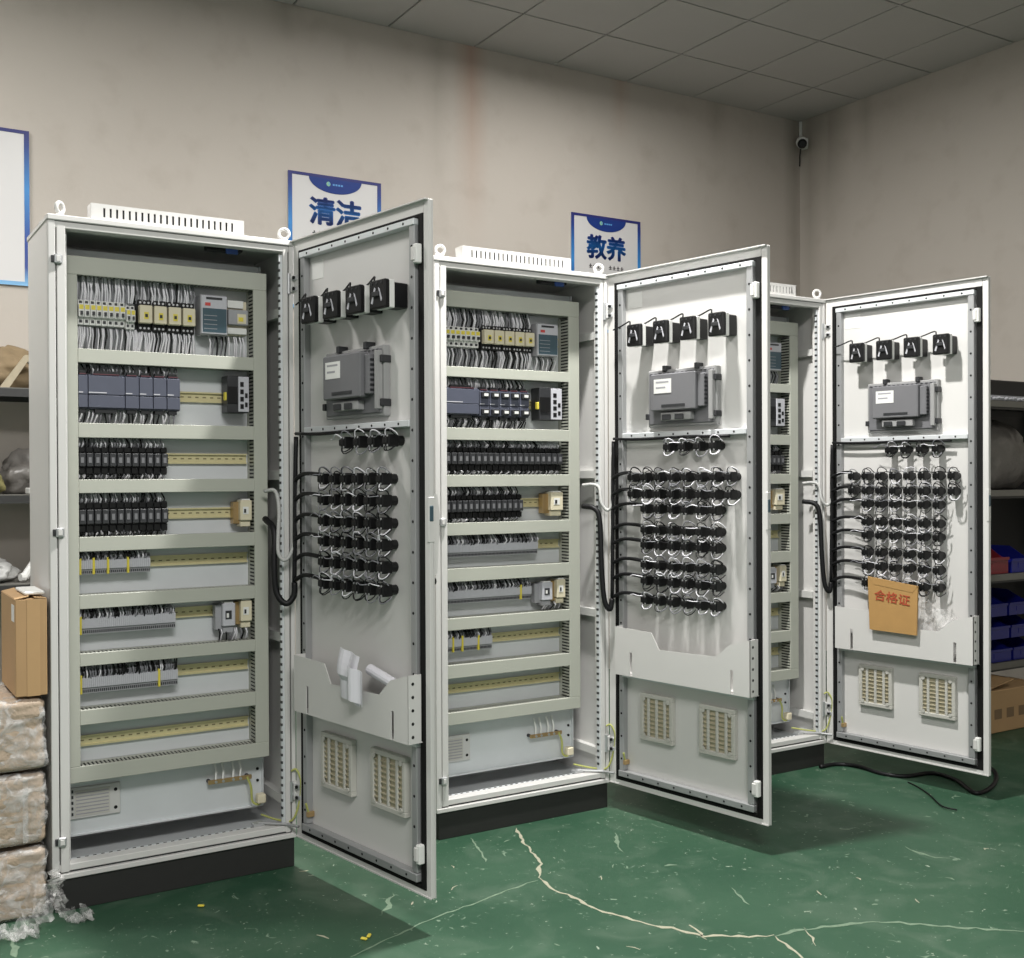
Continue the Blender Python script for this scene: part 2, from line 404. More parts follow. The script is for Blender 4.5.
def make_body():
    m = MB(); t = 0.004
    m.box(0, t, 0.012, DEP, HP, HT-0.004, PAINT); m.box(W-t, W, 0.012, DEP, HP, HT-0.004, PAINT)
    m.box(t, W-t, DEP-t, DEP, HP, HT-0.004, PAINT_IN); m.box(t, W-t, 0.01, DEP-t, HP, HP+0.006, ZINC)
    m.box(-0.003, W+0.003, -0.004, DEP+0.004, HT-0.018, HT, PAINT, 0.003)
    # perforated depth rails on the inner side walls and a slotted sill plate
    for z in (0.2, 0.75, 1.3, 1.85):
        m.box(W-0.03, W-t, 0.05, DEP-0.02, z, z+0.03, PAINT_IN); m.box(t, 0.03, 0.05, DEP-0.02, z, z+0.03, PAINT_IN)
    return m
def make_frame():
    m = MB()
    # stepped profile: outer lip, groove, inner rail, return towards the inside
    for (x0, x1, gx0, gx1, ix0, ix1) in ((0, .021, .021, .025, .025, .05), (W-.014, W, W-.018, W-.014, W-.035, W-.018)):
        m.box(x0, x1, 0.0, 0.02, HP, HT-0.018, PAINT, 0.002); m.box(gx0, gx1, 0.012, 0.02, HP, HT-.018, DGREY)
        m.box(ix0, ix1, 0.002, 0.045, HP+.02, HT-.02, PAINT, 0.002)
    m.box(.0, W, 0.0, .02, HT-.0185, HT-.016, DGREY)
    m.box(.02, W-.014, 0.003, 0.045, 2.060, HT-.0185, PAINT, 0.002)
    m.box(0, W, -.002, 0.02, HP, HP+.016, PAINT, 0.002); m.box(.02, W-.014, 0.012, .03, HP+.016, HP+.022, DGREY)
    m.box(.02, W-.014, 0.006, 0.05, HP+.022, .141, PAINT, 0.002)
    # perforated uprights just inside the opening
    m.box(W-.046, W-.035, .010, .020, .15, 2.05, ZINC)
    for k in range(74): m.box(W-.0463, W-.042, .0095, .0205, .172+k*.0253, .181+k*.0253, DGREY)
    m.box(.05, .058, .03, .06, .15, 2.05, PAINT_IN)
    for k in range(26): m.box(.08+k*.024, .09+k*.024, .052, .056, .1405, .1415, HOLE)
    m.box(.05, W-.05, .05, .062, HP+.006, .1405, ZINC)
    return m
def make_plinth():
    return MB().box(0.012, W-0.004, 0.008, DEP-0.01, 0, HP-.001, PLINTH, 0.002)
def make_roof_vent():
    m = MB(); x0, x1, y0, y1 = .128, .61, .02, .075; z0, z1 = HT, HT+.052
    m.box(x0, x1, y0, y1, z1-.004, z1, PAINT); m.box(x0, x0+.003, y0, y1, z0, z1-.004, PAINT); m.box(x1-.003, x1, y0, y1, z0, z1-.004, PAINT)
    m.box(x0, x1, y1-.003, y1, z0, z1-.004, PAINT)
    m.box(x0, x1, y0, y0+.003, z0, z0+.012, PAINT); m.box(x0, x1, y0, y0+.003, z1-.012, z1-.004, PAINT)
    n = 22; p = (x1-x0-.06)/n
    m.box(x0, x0+.03, y0, y0+.003, z0+.012, z1-.012, PAINT); m.box(x1-.03, x1, y0, y0+.003, z0+.012, z1-.012, PAINT)
    for k in range(n+1): m.box(x0+.03+k*p-.0065, x0+.03+k*p+.0065, y0, y0+.003, z0+.012, z1-.012, PAINT)
    m.box(x0+.02, x1-.02, y0+.012, y0+.014, z0, z1-.008, DGREY)  # dark sheet behind the slats, its colour standing for the unlit inside
    return m
def make_eye():
    m = MB(); m.tube([(0,0,0),(0,0,.008)], .013, PAINT, 10); m.ring((0,0,.027), .0165, .006, 'y', PAINT); return m
def make_plate():
    m = MB().box(.05, .718, S0, S0+.003, .172, 2.035, ZINC)
    m.box(.05, .718, S0-.012, S0, .172, .176, ZINC); m.box(.714, .718, S0-.012, S0, .172, 2.035, ZINC)
    for z in (.26, .30, .9, 1.5): m.tube([(.70, S0-.004, z), (.70, S0, z)], .005, HOLE, 8)
    return m
def duct_mesh(x0, x1, z0, z1, vertical=False):
    m = MB(); y0, yb = .10, S0
    m.box(x0, x1, y0, y0+.008, z0, z1, DUCT, .0015)
    th = .0018
    if vertical:
        n = int((z1-z0)/.0125)
        for k in range(n):
            z = z0+.004+k*.0125
            for x in (x0+.003, x1-.003-th): m.box(x, x+th, y0+.008, yb-.018, z, z+.0065, DUCT)
        for x in (x0+.003, x1-.003-th): m.box(x, x+th, yb-.018, yb, z0, z1, DUCT)
    else:
        n = int((x1-x0)/.0125)
        for k in range(n):
            x = x0+.004+k*.0125
            for z in (z0+.003, z1-.003-th): m.box(x, x+.0065, y0+.008, yb-.018, z, z+th, DUCT)
        for z in (z0+.003, z1-.003-th): m.box(x0, x1, yb-.018, yb, z, z+th, DUCT)
    m.box(x0+.003, x1-.003, yb-.003, yb-.0005, z0+.003, z1-.003, DUCT)
    m.box(x0+.006, x1-.006, y0+.014, yb-.006, z0+.007, z1-.007, WIREK)   # black fill for packed wires; its colour also supplies the shade in the gaps
    return m
def rail_mesh(x0, x1, z):
    m = MB(); y = S0
    m.box(x0, x1, y-.012, y-.0105, z-.0175, z-.0125, RAILY); m.box(x0, x1, y-.012, y-.0105, z+.0125, z+.0175, RAILY)
    m.box(x0, x1, y-.0105, y-.0025, z-.0135, z-.0125, RAILY); m.box(x0, x1, y-.0105, y-.0025, z+.0125, z+.0135, RAILY)
    m.box(x0, x1, y-.0035, y-.0005, z-.0135, z+.0135, RAILY)
    k = x0+.012
    while k < x1-.02: m.box(k, k+.011, y-.0042, y-.0034, z-.002, z+.002, RAILH); k += .025
    return m

# --- devices: each mesh spans (0..w, front..plate, 0..h)
YB = S0-.012
def breaker_mesh(w, h, first=False):
    m = MB(); f = .108
    m.box(.0006, w-.0006, .122, YB, 0, h, WHITEP, .001); m.box(.0006, w-.0006, f, .122, h*.30, h*.80, WHITEP, .001)
    m.box(w*.15, w*.85, f-.001, f, h*.60, h*.78, YELLOW); m.box(w*.3, w*.7, f-.008, f, h*.38, h*.52, DGREY)
    m.box(w*.25, w*.75, .1212, .122, h*.08, h*.2, DGREY); m.box(w*.25, w*.75, .1212, .122, h*.86, h*.96, DGREY)
    return m
def contactor_mesh(w, h):
    m = MB(); f = .104
    m.box(.001, w-.001, .128, YB, 0, h, BLACK, .002); m.box(.003, w-.003, f, .13, h*.24, h*.80, CREAM, .002)
    m.box(w*.36, w*.66, f-.0015, f, h*.36, h*.58, YELLOW); m.box(w*.42, w*.60, f-.003, f-.0015, h*.42, h*.52, DGREY)
    for k in range(3): m.tube([(w*(.22+.28*k), .127, h*.1), (w*(.22+.28*k), .129, h*.1)], w*.08, STEEL, 8)
    for k in range(3): m.tube([(w*(.22+.28*k), .127, h*.91), (w*(.22+.28*k), .129, h*.91)], w*.08, STEEL, 8)
    return m
def psu_mesh(w, h):
    m = MB(); f = .103
    m.box(0, w, f+.004, YB, 0, h, TERM, .002); m.box(.002, w-.002, f, f+.004, .003, h-.003, TERML, .001)
    m.box(.006, w-.004, f-.001, f, h*.06, h*.66, TEAL); m.box(w*.16, w*.36, f-.0012, f, h*.72, h*.80, RED)
    m.box(w*.2, w*.8, f-.001, f, h*.88, h*.94, DGREY)
    for k in range(4): m.box(.010, w*.6, f-.0014, f-.001, h*(.14+.11*k), h*(.155+.11*k), TERM)
    return m
def timer_mesh(w, h):
    m = MB(); f = .115
    m.box(0, w, .14, YB, 0, h, CREAM, .002); m.box(.003, w-.003, f, .14, h*.28, h*.72, TERM, .002)
    m.box(w*.45, w*.85, f-.0015, f, h*.32, h*.6, CREAM); m.box(w*.5, w*.72, f-.003, f-.001, h*.38, h*.5, YELLOW)
    m.box(.004, w-.004, .128, .14, h*.02, h*.2, WHITEP, .001); m.box(.004, w*.8, .128, .14, h*.78, h, WHITEP, .001)
    return m
def plc_mesh(w, h):
    m = MB(); f = .106
    m.box(.0006, w-.0006, f+.006, YB, 0, h, PLCD, .0015); m.box(.0012, w-.0012, f, f+.006, h*.04, h*.40, PLCM, .001)
    m.box(.0012, w-.0012, f, f+.006, h*.42, h*.96, PLCM, .001); m.box(.002, w*.5, f-.0008, f, h*.46, h*.49, TERML)
    m.box(w*.2, w*.8, f+.012, f+.03, h, h+.012, DGREY); m.box(w*.15, w*.85, f+.004, f+.01, h, h+.003, MAROON)
    m.box(w*.2, w*.8, f+.012, f+.03, -.012, 0, DGREY)
    return m
def plc_open_mesh(w, h):
    m = plc_mesh(w, h); f = .106
    for z in (h*.72, h*.08): m.box(w*.12, w*.88, f-.012, f, z, z+h*.2, DGREY, .001); m.box(w*.3, w*.7, f-.014, f-.012, z+h*.05, z+h*.15, WHITEP)
    return m
def switch_mesh(w, h):
    m = MB(); f = .100
    m.box(0, w, f+.006, YB, 0, h, DGREY, .002); m.box(w*.5, w-.001, f, f+.006, .003, h-.003, TERML, .001)
    m.box(.002, w*.46, f+.002, f+.006, h*.25, h*.7, BLACK); m.box(-.006, w*.12, f+.012, f+.03, h*.33, h*.55, YELLOW, .002)
    for k in range(4): m.box(w*.58, w*.74, f-.001, f+.001, h*(.1+.2*k), h*(.1+.2*k)+h*.13, BLACK)
    for k in range(2): m.box(w*.8, w*.92, f-.001, f+.001, h*(.15+.25*k), h*(.15+.25*k)+h*.13, BLACK)
    return m
def relay_mesh(w, h):
    m = MB(); f = .112
    m.box(.0005, w-.0005, .135, YB, 0, h, DGREY, .001); m.box(.0015, w-.0015, f, .135, h*.30, h*.76, DGREY, .002)
    m.box(.002, w-.002, f+.012, .136, h*.04, h*.26, BLACK, .001); m.box(.002, w-.002, f+.012, .136, h*.80, h*.97, BLACK, .001)
    m.box(w*.3, w*.7, f-.001, f, h*.42, h*.62, HMI)
    return m
def cube_relay_mesh(w, h, body):
    m = MB(); f = .112
    m.box(0, w*.42, .135, YB, h*.1, h*.9, COPPER if body is CREAM else TERM, .002); m.box(w*.30, w, f, YB, h*.22, h*.95, body, .003)
    m.box(w*.44, w*.78, f-.0015, f, h*.45, h*.72, WHITEP if body is CREAM else DGREY); m.box(w*.5, w*.62, f-.003, f-.001, h*.5, h*.64, DGREY if body is CREAM else WHITEP)
    m.box(w*.35, w*.95, f+.01, YB, 0, h*.2, body if body is CREAM else TERM, .002); m.box(w*.4, w*.9, f+.004, YB, h*.95, h, WHITEP, .001)
    return m
def terminals_mesh(L, h, markers):
    m = MB(); n = int(L/.0062); f = .128
    for k in range(n):
        x = k*.0062
        m.box(x+.0003, x+.0059, f+.006, YB, 0, h, TERM); m.box(x+.0003, x+.0059, f, f+.006, h*.28, h*.72, TERML)
        m.box(x+.0015, x+.0047, f+.004, f+.0062, h*.80, h*.94, DGREY); m.box(x+.0015, x+.0047, f+.004, f+.0062, h*.06, h*.18, DGREY)
    for x in markers: m.box(x-.003, x+.004, f-.004, YB, h*.0, h*.85, YELLOW, .001)
    return m
def wires_mesh(rnd, s0, s1, za, zb, dens, r, mats, wts, ya=.135, yb=.150):
    if r == .0026: ya = .131
    m = MB(); n = int((s1-s0)/dens)
    for k in range(n):
        x = s0 + (k+.5)*dens + rnd.uniform(-.3, .3)*dens; x2 = x + rnd.uniform(-.008, .008)
        y = rnd.uniform(ya-.008, ya+.004)
        mm = rnd.choices(mats, wts)[0]
        m.tube([(x, y+.006, za), (x+(x2-x)*.2+rnd.uniform(-.002, .002), y-.006, za+(zb-za)*.35), (x2, yb-.004, zb)], r*rnd.uniform(.8, 1.1), mm, 5, False)
    return m

def fill_cabinet(root, spec, seed):
    rnd = random.Random(seed)
    rows, lo, hi, l0, r1 = spec['rows'], spec['lo'], spec['hi'], spec['l0'], spec['r1']
    zt, zb_ = 2.0, spec['bottom']
    edges = [zt] + [e for rr in rows for e in rr] + [zb_]
    for k in range(len(rows)+1):
        z1, z0 = edges[2*k], edges[2*k+1]
        duct_mesh(lo if 0 < k < len(rows) else l0, hi if 0 < k < len(rows) else r1, z0, z1).build('wire_duct', root)
    duct_mesh(l0, lo, rows[-1][1], rows[0][0], True).build('wire_duct', root)
    duct_mesh(hi, r1, rows[-1][1], rows[0][0], True).build('wire_duct', root)
    for zr in spec['rails']: rail_mesh(lo+.002, hi-.002, zr).build('din_rail', root)
    def put(name, me, s, z): place(name, me, root, loc=(s, 0, z))
    for d in spec['devices']:
        kind, s0, s1, z0, z1 = d[:5]; h = z1-z0; L = s1-s0
        n = d[5] if len(d) > 5 and isinstance(d[5], int) else 1; w = round(L/n, 4); h = round(h, 4)
        if kind == 'terminals':
            place('terminal_strip', terminals_mesh(L, h, [q-s0 for q in d[5]]).mesh('terminal_strip'), root, loc=(s0, 0, z0), kind='stuff'); continue
        fn, nm = {'breaker': (lambda: breaker_mesh(w, h), 'circuit_breaker'), 'contactor': (lambda: contactor_mesh(w, h), 'contactor'),
              'psu': (lambda: psu_mesh(w, h), 'power_supply'), 'timer': (lambda: timer_mesh(w, h), 'timer_relay'),
              'plc': (lambda: plc_mesh(w, h), 'controller_module'), 'plcio': (lambda: plc_open_mesh(w, h), 'controller_module'),
              'switch': (lambda: switch_mesh(w, h), 'network_switch'), 'relay': (lambda: relay_mesh(w, h), 'relay'),
              'cream': (lambda: cube_relay_mesh(w, h, CREAM), 'socket_outlet'), 'grey': (lambda: cube_relay_mesh(w, h, TERML), 'phase_relay')}[kind]
        me = cached((nm, kind, w, h), fn)
        for k in range(n): put(nm, me, s0+k*w, z0)
    wm = MB()
    for (s0, s1, za, zb, dens, r, wts) in spec['wires']:
        q = wires_mesh(rnd, s0, s1, za, zb, dens, r, (WIREW, WIREG, WIREK), wts); 
        q.build('wires', root, smooth=True, kind='stuff')

R1 = [(1.942,1.713),(1.669,1.481),(1.435,1.304),(1.261,1.124),(1.078,.943),(.899,.760),(.720,.583),(.536,.408)]
R2 = [(1.940,1.719),(1.680,1.491),(1.445,1.315),(1.270,1.136),(1.089,.966),(.916,.781),(.736,.607),(.557,.430)]
SPEC1 = dict(rows=R1, lo=.102, hi=.668, l0=.070, r1=.715, bottom=.358, rails=[1.832,1.578,1.372,1.190,1.035,.860,.668,.472],
  devices=[('breaker',.106,.250,1.790,1.868,8),('breaker',.252,.281,1.785,1.860,2),('contactor',.290,.476,1.782,1.884,4),('psu',.490,.580,1.782,1.914),('timer',.584,.658,1.790,1.905),
    ('plc',.103,.133,1.526,1.634),('plc',.133,.246,1.526,1.634),('plc',.246,.422,1.526,1.634,4),('switch',.578,.652,1.526,1.650),
    ('relay',.104,.383,1.318,1.408,12),('relay',.104,.383,1.134,1.232,12),('cream',.606,.664,1.142,1.236),
    ('terminals',.104,.328,1.004,1.066,(.109,.150,.194,.256)),('terminals',.104,.410,.815,.885,(.109,)),('grey',.542,.604,.786,.892),('cream',.606,.662,.800,.898),
    ('terminals',.104,.414,.628,.698,(.109,.352))],
  wires=[(.106,.48,1.870,1.945,.0062,.0030,(8,2,1)),(.106,.48,1.785,1.712,.0062,.0030,(8,2,1.5)),(.52,.66,1.782,1.712,.012,.003,(5,2,2)),
    (.12,.42,1.64,1.668,.010,.0028,(4,3,4)),(.11,.42,1.522,1.482,.012,.0030,(5,2,3)),
    (.106,.38,1.406,1.434,.009,.0028,(5,3,2)),(.106,.38,1.322,1.305,.009,.003,(3,3,4)),(.106,.38,1.230,1.260,.009,.0028,(5,3,2)),(.106,.38,1.140,1.125,.009,.003,(3,3,4)),
    (.106,.32,1.048,1.078,.008,.0026,(2,3,5)),(.106,.405,.862,.899,.0062,.0026,(2,5,4)),(.106,.41,.676,.720,.0062,.0026,(2,5,4)),(.55,.66,.80,.76,.010,.0026,(5,3,1))])
SPEC2 = dict(rows=R2, lo=.100, hi=.655, l0=.062, r1=.706, bottom=.384, rails=[1.842,1.590,1.385,1.205,1.040,.870,.685,.505],
  devices=[('breaker',.102,.254,1.795,1.870,7),('contactor',.268,.500,1.790,1.884,5),('psu',.508,.606,1.778,1.905),
    ('plc',.102,.247,1.540,1.640),('plcio',.247,.472,1.535,1.635,5),('switch',.520,.622,1.528,1.655),
    ('relay',.102,.634,1.328,1.420,20),('relay',.102,.448,1.148,1.240,14),('cream',.552,.634,1.152,1.250),
    ('terminals',.102,.528,1.005,1.070,()),('terminals',.102,.496,.830,.898,(.442,)),('grey',.512,.582,.800,.896),('cream',.586,.644,.805,.905),
    ('terminals',.102,.314,.650,.720,(.14,.18,.25))],
  wires=[(.102,.50,1.872,1.942,.0066,.0030,(6,3,3)),(.102,.50,1.790,1.718,.0066,.0030,(5,3,4)),(.52,.62,1.778,1.718,.012,.003,(3,2,4)),
    (.12,.47,1.642,1.680,.010,.0028,(4,3,4)),(.11,.47,1.530,1.492,.010,.0030,(5,2,4)),
    (.102,.63,1.418,1.444,.009,.0028,(4,3,3)),(.102,.63,1.332,1.316,.009,.003,(4,3,3)),(.102,.44,1.238,1.268,.009,.0028,(3,3,4)),(.102,.44,1.152,1.137,.009,.003,(4,3,3)),
    (.102,.525,1.048,1.088,.0066,.0026,(2,4,5)),(.102,.49,.876,.915,.0066,.0026,(2,4,5)),(.102,.31,.698,.735,.008,.0026,(2,4,4)),(.55,.64,.81,.782,.010,.0026,(4,3,2))])

# --- door parts, door-local: x from hinge to free edge, -y towards the inside face, z up
PN = 0.014       # the sheet behind the rim
def door_pan():
    m = MB(); y1 = .017
    m.box(0, DW, PN, PN+.002, HP+.004, HT-.002, PAINT)
    m.box(0, DW, PN+.002, y1, HP+.004, HT-.002, PAINT, .003)
    # rim
    m.box(0, .034, 0, PN, HP+.004, HT-.002, PAINT, .002); m.box(DW-.024, DW, 0, PN, HP+.004, HT-.002, PAINT, .002)
    m.box(.034, DW-.024, 0, PN, HT-.038, HT-.002, PAINT); m.box(.034, DW-.024, 0, PN, HP+.004, HP+.022, PAINT)
    m.box(0, DW, -.013, 0, HT-.006, HT-.002, PAINT)
    m.box(0, DW, -.003, 0, HP+.004, HP+.008, PAINT)
    return m
def door_gasket():
    m = MB(); a, b, z0, z1 = .034, DW-.024, HP+.022, HT-.038; g = .017
    m.box(a, a+g, -.002, PN, z0, z1, RUBBER, .002); m.box(b-g-.006, b, -.002, PN, z0, z1, RUBBER, .002)
    m.box(a+g, b-g, -.002, PN, z1-.012, z1, RUBBER, .002); m.box(a+g, b-g, -.002, PN, z0, z0+.012, RUBBER, .002)
    return m
def stiff_v(x0, x1):
    m = MB().box(x0, x1, -.010, PN, .165, 2.035, RAILS, .002)
    for k in range(21): m.tube([((x0+x1)/2, -.0108, .21+k*.088), ((x0+x1)/2, -.0098, .21+k*.088)], .0045, HOLE, 8)
    return m
def stiff_h(z0, z1, x0=.058, x1=.690, n=8, mt=None):
    m = MB().box(x0, x1, -.014, PN, z0, z1, mt or ZINC, .002)
    for k in range(n): m.tube([(x0+.05+k*(x1-x0-.1)/(n-1), -.0148, (z0+z1)/2), (x0+.05+k*(x1-x0-.1)/(n-1), -.0138, (z0+z1)/2)], .004, HOLE, 8)
    return m
def rotary_mesh(w=.076):
    m = MB(); h = .082
    m.box(-w*.36, w*.36, -.040, PN, -h*.44, h*.44, BLACK, .003)
    m.box(-w*.40, w*.47, -.058, -.040, -h/2, h/2, WHITEP, .002)
    m.box(-w/2, w/2, -.078, -.058, -h/2, h/2, BLACK, .004)
    m.prism([(-w*.34, -h*.3), (-w*.25, -h*.34), (-w*.06, h*.18), (-w*.12, h*.24)], 'y', -.080, -.0775, TERML)
    m.prism([(w*.12, h*.22), (w*.19, h*.16), (w*.34, -h*.22), (w*.29, -h*.28)], 'y', -.080, -.0775, TERML)
    for x in (-w*.3, 0, w*.3): m.tube([(x, -.0775, h*.38), (x, -.080, h*.38)], .0035, DGREY, 8)
    m.box(-w*.2, w*.2, -.086, -.078, -h*.1, h*.08, DGREY, .002)
    m.box(-w*.62, -w*.5, -.06, -.04, h*.05, h*.2, DGREY, .002)
    return m
def panel_back_mesh():
    m = MB()
    m.box(.214, .536, -.010, PN, 1.490, 1.702, HMIF, .003); m.box(.224, .526, -.016, -.010, 1.500, 1.692, HMI, .002)
    m.box(.262, .470, -.052, -.016, 1.548, 1.684, HMI, .004)
    m.box(.470, .500, -.038, -.016, 1.556, 1.676, HMI, .003)
    for k in range(7): m.box(.4995, .5015, -.036, -.02, 1.565+k*.015, 1.572+k*.015, DGREY)
    m.box(.280, .362, -.0535, -.052, 1.612, 1.664, WHITEP); m.box(.29, .35, -.054, -.0535, 1.650, 1.656, TERM); m.box(.29, .335, -.054, -.0535, 1.630, 1.636, TERM)
    m.box(.315, .425, -.0535, -.052, 1.560, 1.570, DGREY)
    m.box(.30, .44, -.040, -.016, 1.512, 1.540, HMIF, .002); m.box(.31, .35, -.046, -.040, 1.514, 1.534, DGREY, .002); m.box(.37, .41, -.046, -.040, 1.514, 1.534, DGREY, .002)
    for k in range(14): m.box(.232+k*.021, .242+k*.021, -.018, -.016, 1.686, 1.690, DGREY)
    for x, z in ((.218,1.53),(.532,1.53),(.30,1.706),(.45,1.706),(.532,1.66)): m.box(x-.008, x+.008, -.022, PN, z-.011, z+.011, DGREY, .002)
    m.box(.512, .530, -.030, -.010, 1.51, 1.685, HMIF, .002)
    return m
def button_mesh():
    m = MB()
    m.tube([(0, PN, 0), (0, -.008, 0)], .015, BLACK, 12)
    m.box(-.0145, .0145, -.044, -.006, -.018, .018, BLACK, .003)
    m.box(-.012, .012, -.050, -.044, -.010, .010, BLACK, .002)
    for x in (-.008, .008):
        for z in (-.014, .014): m.tube([(x, -.0435, z), (x, -.0455, z)], .0035, STEEL, 6)
    return m
def pocket_mesh():
    y = -.052; m = MB()
    pts = [(.078,.545),(.705,.545),(.705,.742),(.618,.718),(.560,.668),(.300,.662),(.262,.722),(.078,.728)]
    # sheet with two slots cut by building it in strips
    m.prism([(.078,.545),(.154,.545),(.154,.726),(.078,.728)], 'y', y, y+.0025, PAINT)
    m.prism([(.154,.636),(.166,.636),(.166,.7255),(.154,.726)], 'y', y, y+.0025, PAINT)
    m.prism([(.166,.545),(.622,.545),(.622,.719),(.618,.718),(.560,.668),(.300,.662),(.262,.722),(.166,.7255)], 'y', y, y+.0025, PAINT)
    m.prism([(.622,.630),(.634,.630),(.634,.722),(.622,.719)], 'y', y, y+.0025, PAINT)
    m.prism([(.634,.545),(.705,.545),(.705,.742),(.634,.722)], 'y', y, y+.0025, PAINT)
    m.box(.078, .705, y+.0025, PN, .545, .5475, PAINT)
    m.box(.7025, .705, y, PN-.02, .545, .742, PAINT); m.box(.690, .705, -.020, -.017, .545, .742, PAINT)
    m.box(.078, .0805, y+.0025, PN, .545, .728, PAINT)
    for k in range(5): m.tube([(.7045, -.036, .565+k*.038), (.7056, -.036, .565+k*.038)], .005, HOLE, 8)
    m.box(.078, .69, -.0135, PN, .530, .540, ZINC)
    return m
def fan_mesh(w, h):
    m = MB(); fr = .016
    m.box(0, w, -.007, PN, 0, fr, GRILLE, .002); m.box(0, w, -.007, PN, h-fr, h, GRILLE, .002)
    m.box(0, fr, -.007, PN, fr, h-fr, GRILLE, .002); m.box(w-fr, w, -.007, PN, fr, h-fr, GRILLE, .002)
    m.box(fr, w-fr, .002, .006, fr, h-fr, FILTER)
    for k in range(1, 4): m.box(w*k/4-.006, w*k/4+.006, -.006, .002, fr, h-fr, GRILLE, .002)
    for k in range(1, 9): m.box(fr, w-fr, -.004, .002, fr+(h-2*fr)*k/9-.0016, fr+(h-2*fr)*k/9+.0016, FILTER)
    for x in (.02, w-.02):
        for z in (.02, h-.02): m.tube([(x, -.010, z), (x, -.007, z)], .008, GRILLE, 8)
    return m
def handle_mesh():
    m = MB()
    m.box(DW-.062, DW-.022, .017, .036, .985, 1.265, PAINT, .004)
    m.prism([(.036,1.02),(.050,1.03),(.060,1.20),(.050,1.255),(.036,1.262)], 'x', DW-.055, DW-.030, PAINT)
    m.tube([(DW-.04, .036, 1.005), (DW-.04, .046, 1.005)], .011, BLACK, 10)
    m.box(DW-.008, DW+.002, -.004, .016, 1.12, 1.25, PAINT, .002); m.box(DW-.004, DW+.004, -.002, .012, 1.18, 1.225, TEAL, .002)
    return m
def latch_mesh(): return MB().box(-.010, .010, -.020, PN, -.028, .028, WHITEP, .003).box(-.014, .002, -.024, -.016, -.020, .020, PAINT, .002)
def hinge_mesh():
    m = MB()
    m.box(-.020, .004, -.010, .012, -.030, .030, PAINT_IN, .003); m.tube([(-.006, -.014, -.034), (-.006, -.014, .034)], .007, STEEL, 10)
    m.box(-.004, .026, -.006, .002, -.026, -.010, STEEL, .002); m.box(-.004, .026, -.006, .002, .010, .026, STEEL, .002)
    for z in (-.018, .018): m.tube([(.016, -.007, z), (.016, -.0115, z)], .006, HOLE, 8)
    return m
def arm_mesh():  # stay bar between frame and door at the sill
    return MB()

GRID6 = [(.234+.0645*c, z) for z in (1.302,1.237,1.170,1.106,1.040,.972) for c in range(6)]
RZ2 = (1.303,1.240,1.184,1.106,1.049,.974,.914,.842)
GRID8 = [(.153+.0650*c, z) for z in RZ2[:2] for c in range(8)] + [(.218+.0650*c, z) for z in RZ2[2:] for c in range(6)]
AUX1 = [(.360+.077*k, 1.414) for k in range(4)]; AUX2 = [(.330+.070*k, 1.414) for k in range(4)]

def wiring_mesh(rnd, grid, aux, switches, sz):
    """thin loose conductors looping between the contact blocks and up to the rotary switches"""
    m = MB()
    for (x, z) in grid + aux:
        for side in (1, -1):
            for rep in range(2):
                if rnd.random() < .12: continue
                mm = rnd.choices((WIREW, WIREG, WIREK), (3, 3, 5))[0]
                R = rnd.uniform(.011, .020); x0 = x + rnd.uniform(-.010, .004); y0 = -.045; dz = .016*side
                P = []
                for k in range(8):
                    a = math.pi*k/7
                    P.append((x0 + R*(1-math.cos(a))*rnd.uniform(.9, 1.1), y0 - .012*math.sin(a) + .018*k/7, z + dz + side*R*1.15*math.sin(a)))
                m.tube(P, .0019, mm, 5, False)
        # tail towards the left bundle
        if rnd.random() < .8:
            m.tube(smooth_path([(x, -.045, z+.014), (x-.02, -.056, z+rnd.uniform(.012, .026)), (x-.05, -.046, z+rnd.uniform(.010, .022)), (x-.072, -.04, z+.012)], 3), .0018, rnd.choice((WIREK, WIREG, WIREW)), 4, False)
    for (x, z) in switches:
        m.tube(smooth_path([(x-.02, -.072, z+sz/2), (x-.03, -.065, z+sz/2+.014), (x-.09, -.045, z+sz/2+.004), (x-.14, -.035, z+sz/2-.004)], 4), .003, WIREK, 5, False)
    return m
def bundle_mesh(rows, x0s):
    m = MB()
    m.tube(smooth_path([(.045, -.020, rows[0]+.14), (.045, -.024, rows[0]), (.045, -.026, (rows[0]+rows[-1])/2), (.042, -.028, rows[-1]-.02)], 5), .0075, WIREK, 8)
    for z, xe in zip(rows, x0s):
        m.tube(smooth_path([(.045, -.026, z-.004), (.09, -.026, z+.014), (.14, -.030, z+.018), (xe, -.036, z+.014)], 4), .0072, WIREK, 6)
    m.tube(smooth_path([(.050, -.024, 1.452), (.20, -.024, 1.446), (.40, -.024, 1.450), (.60, -.024, 1.446)], 3), .006, WIREK, 6)
    return m

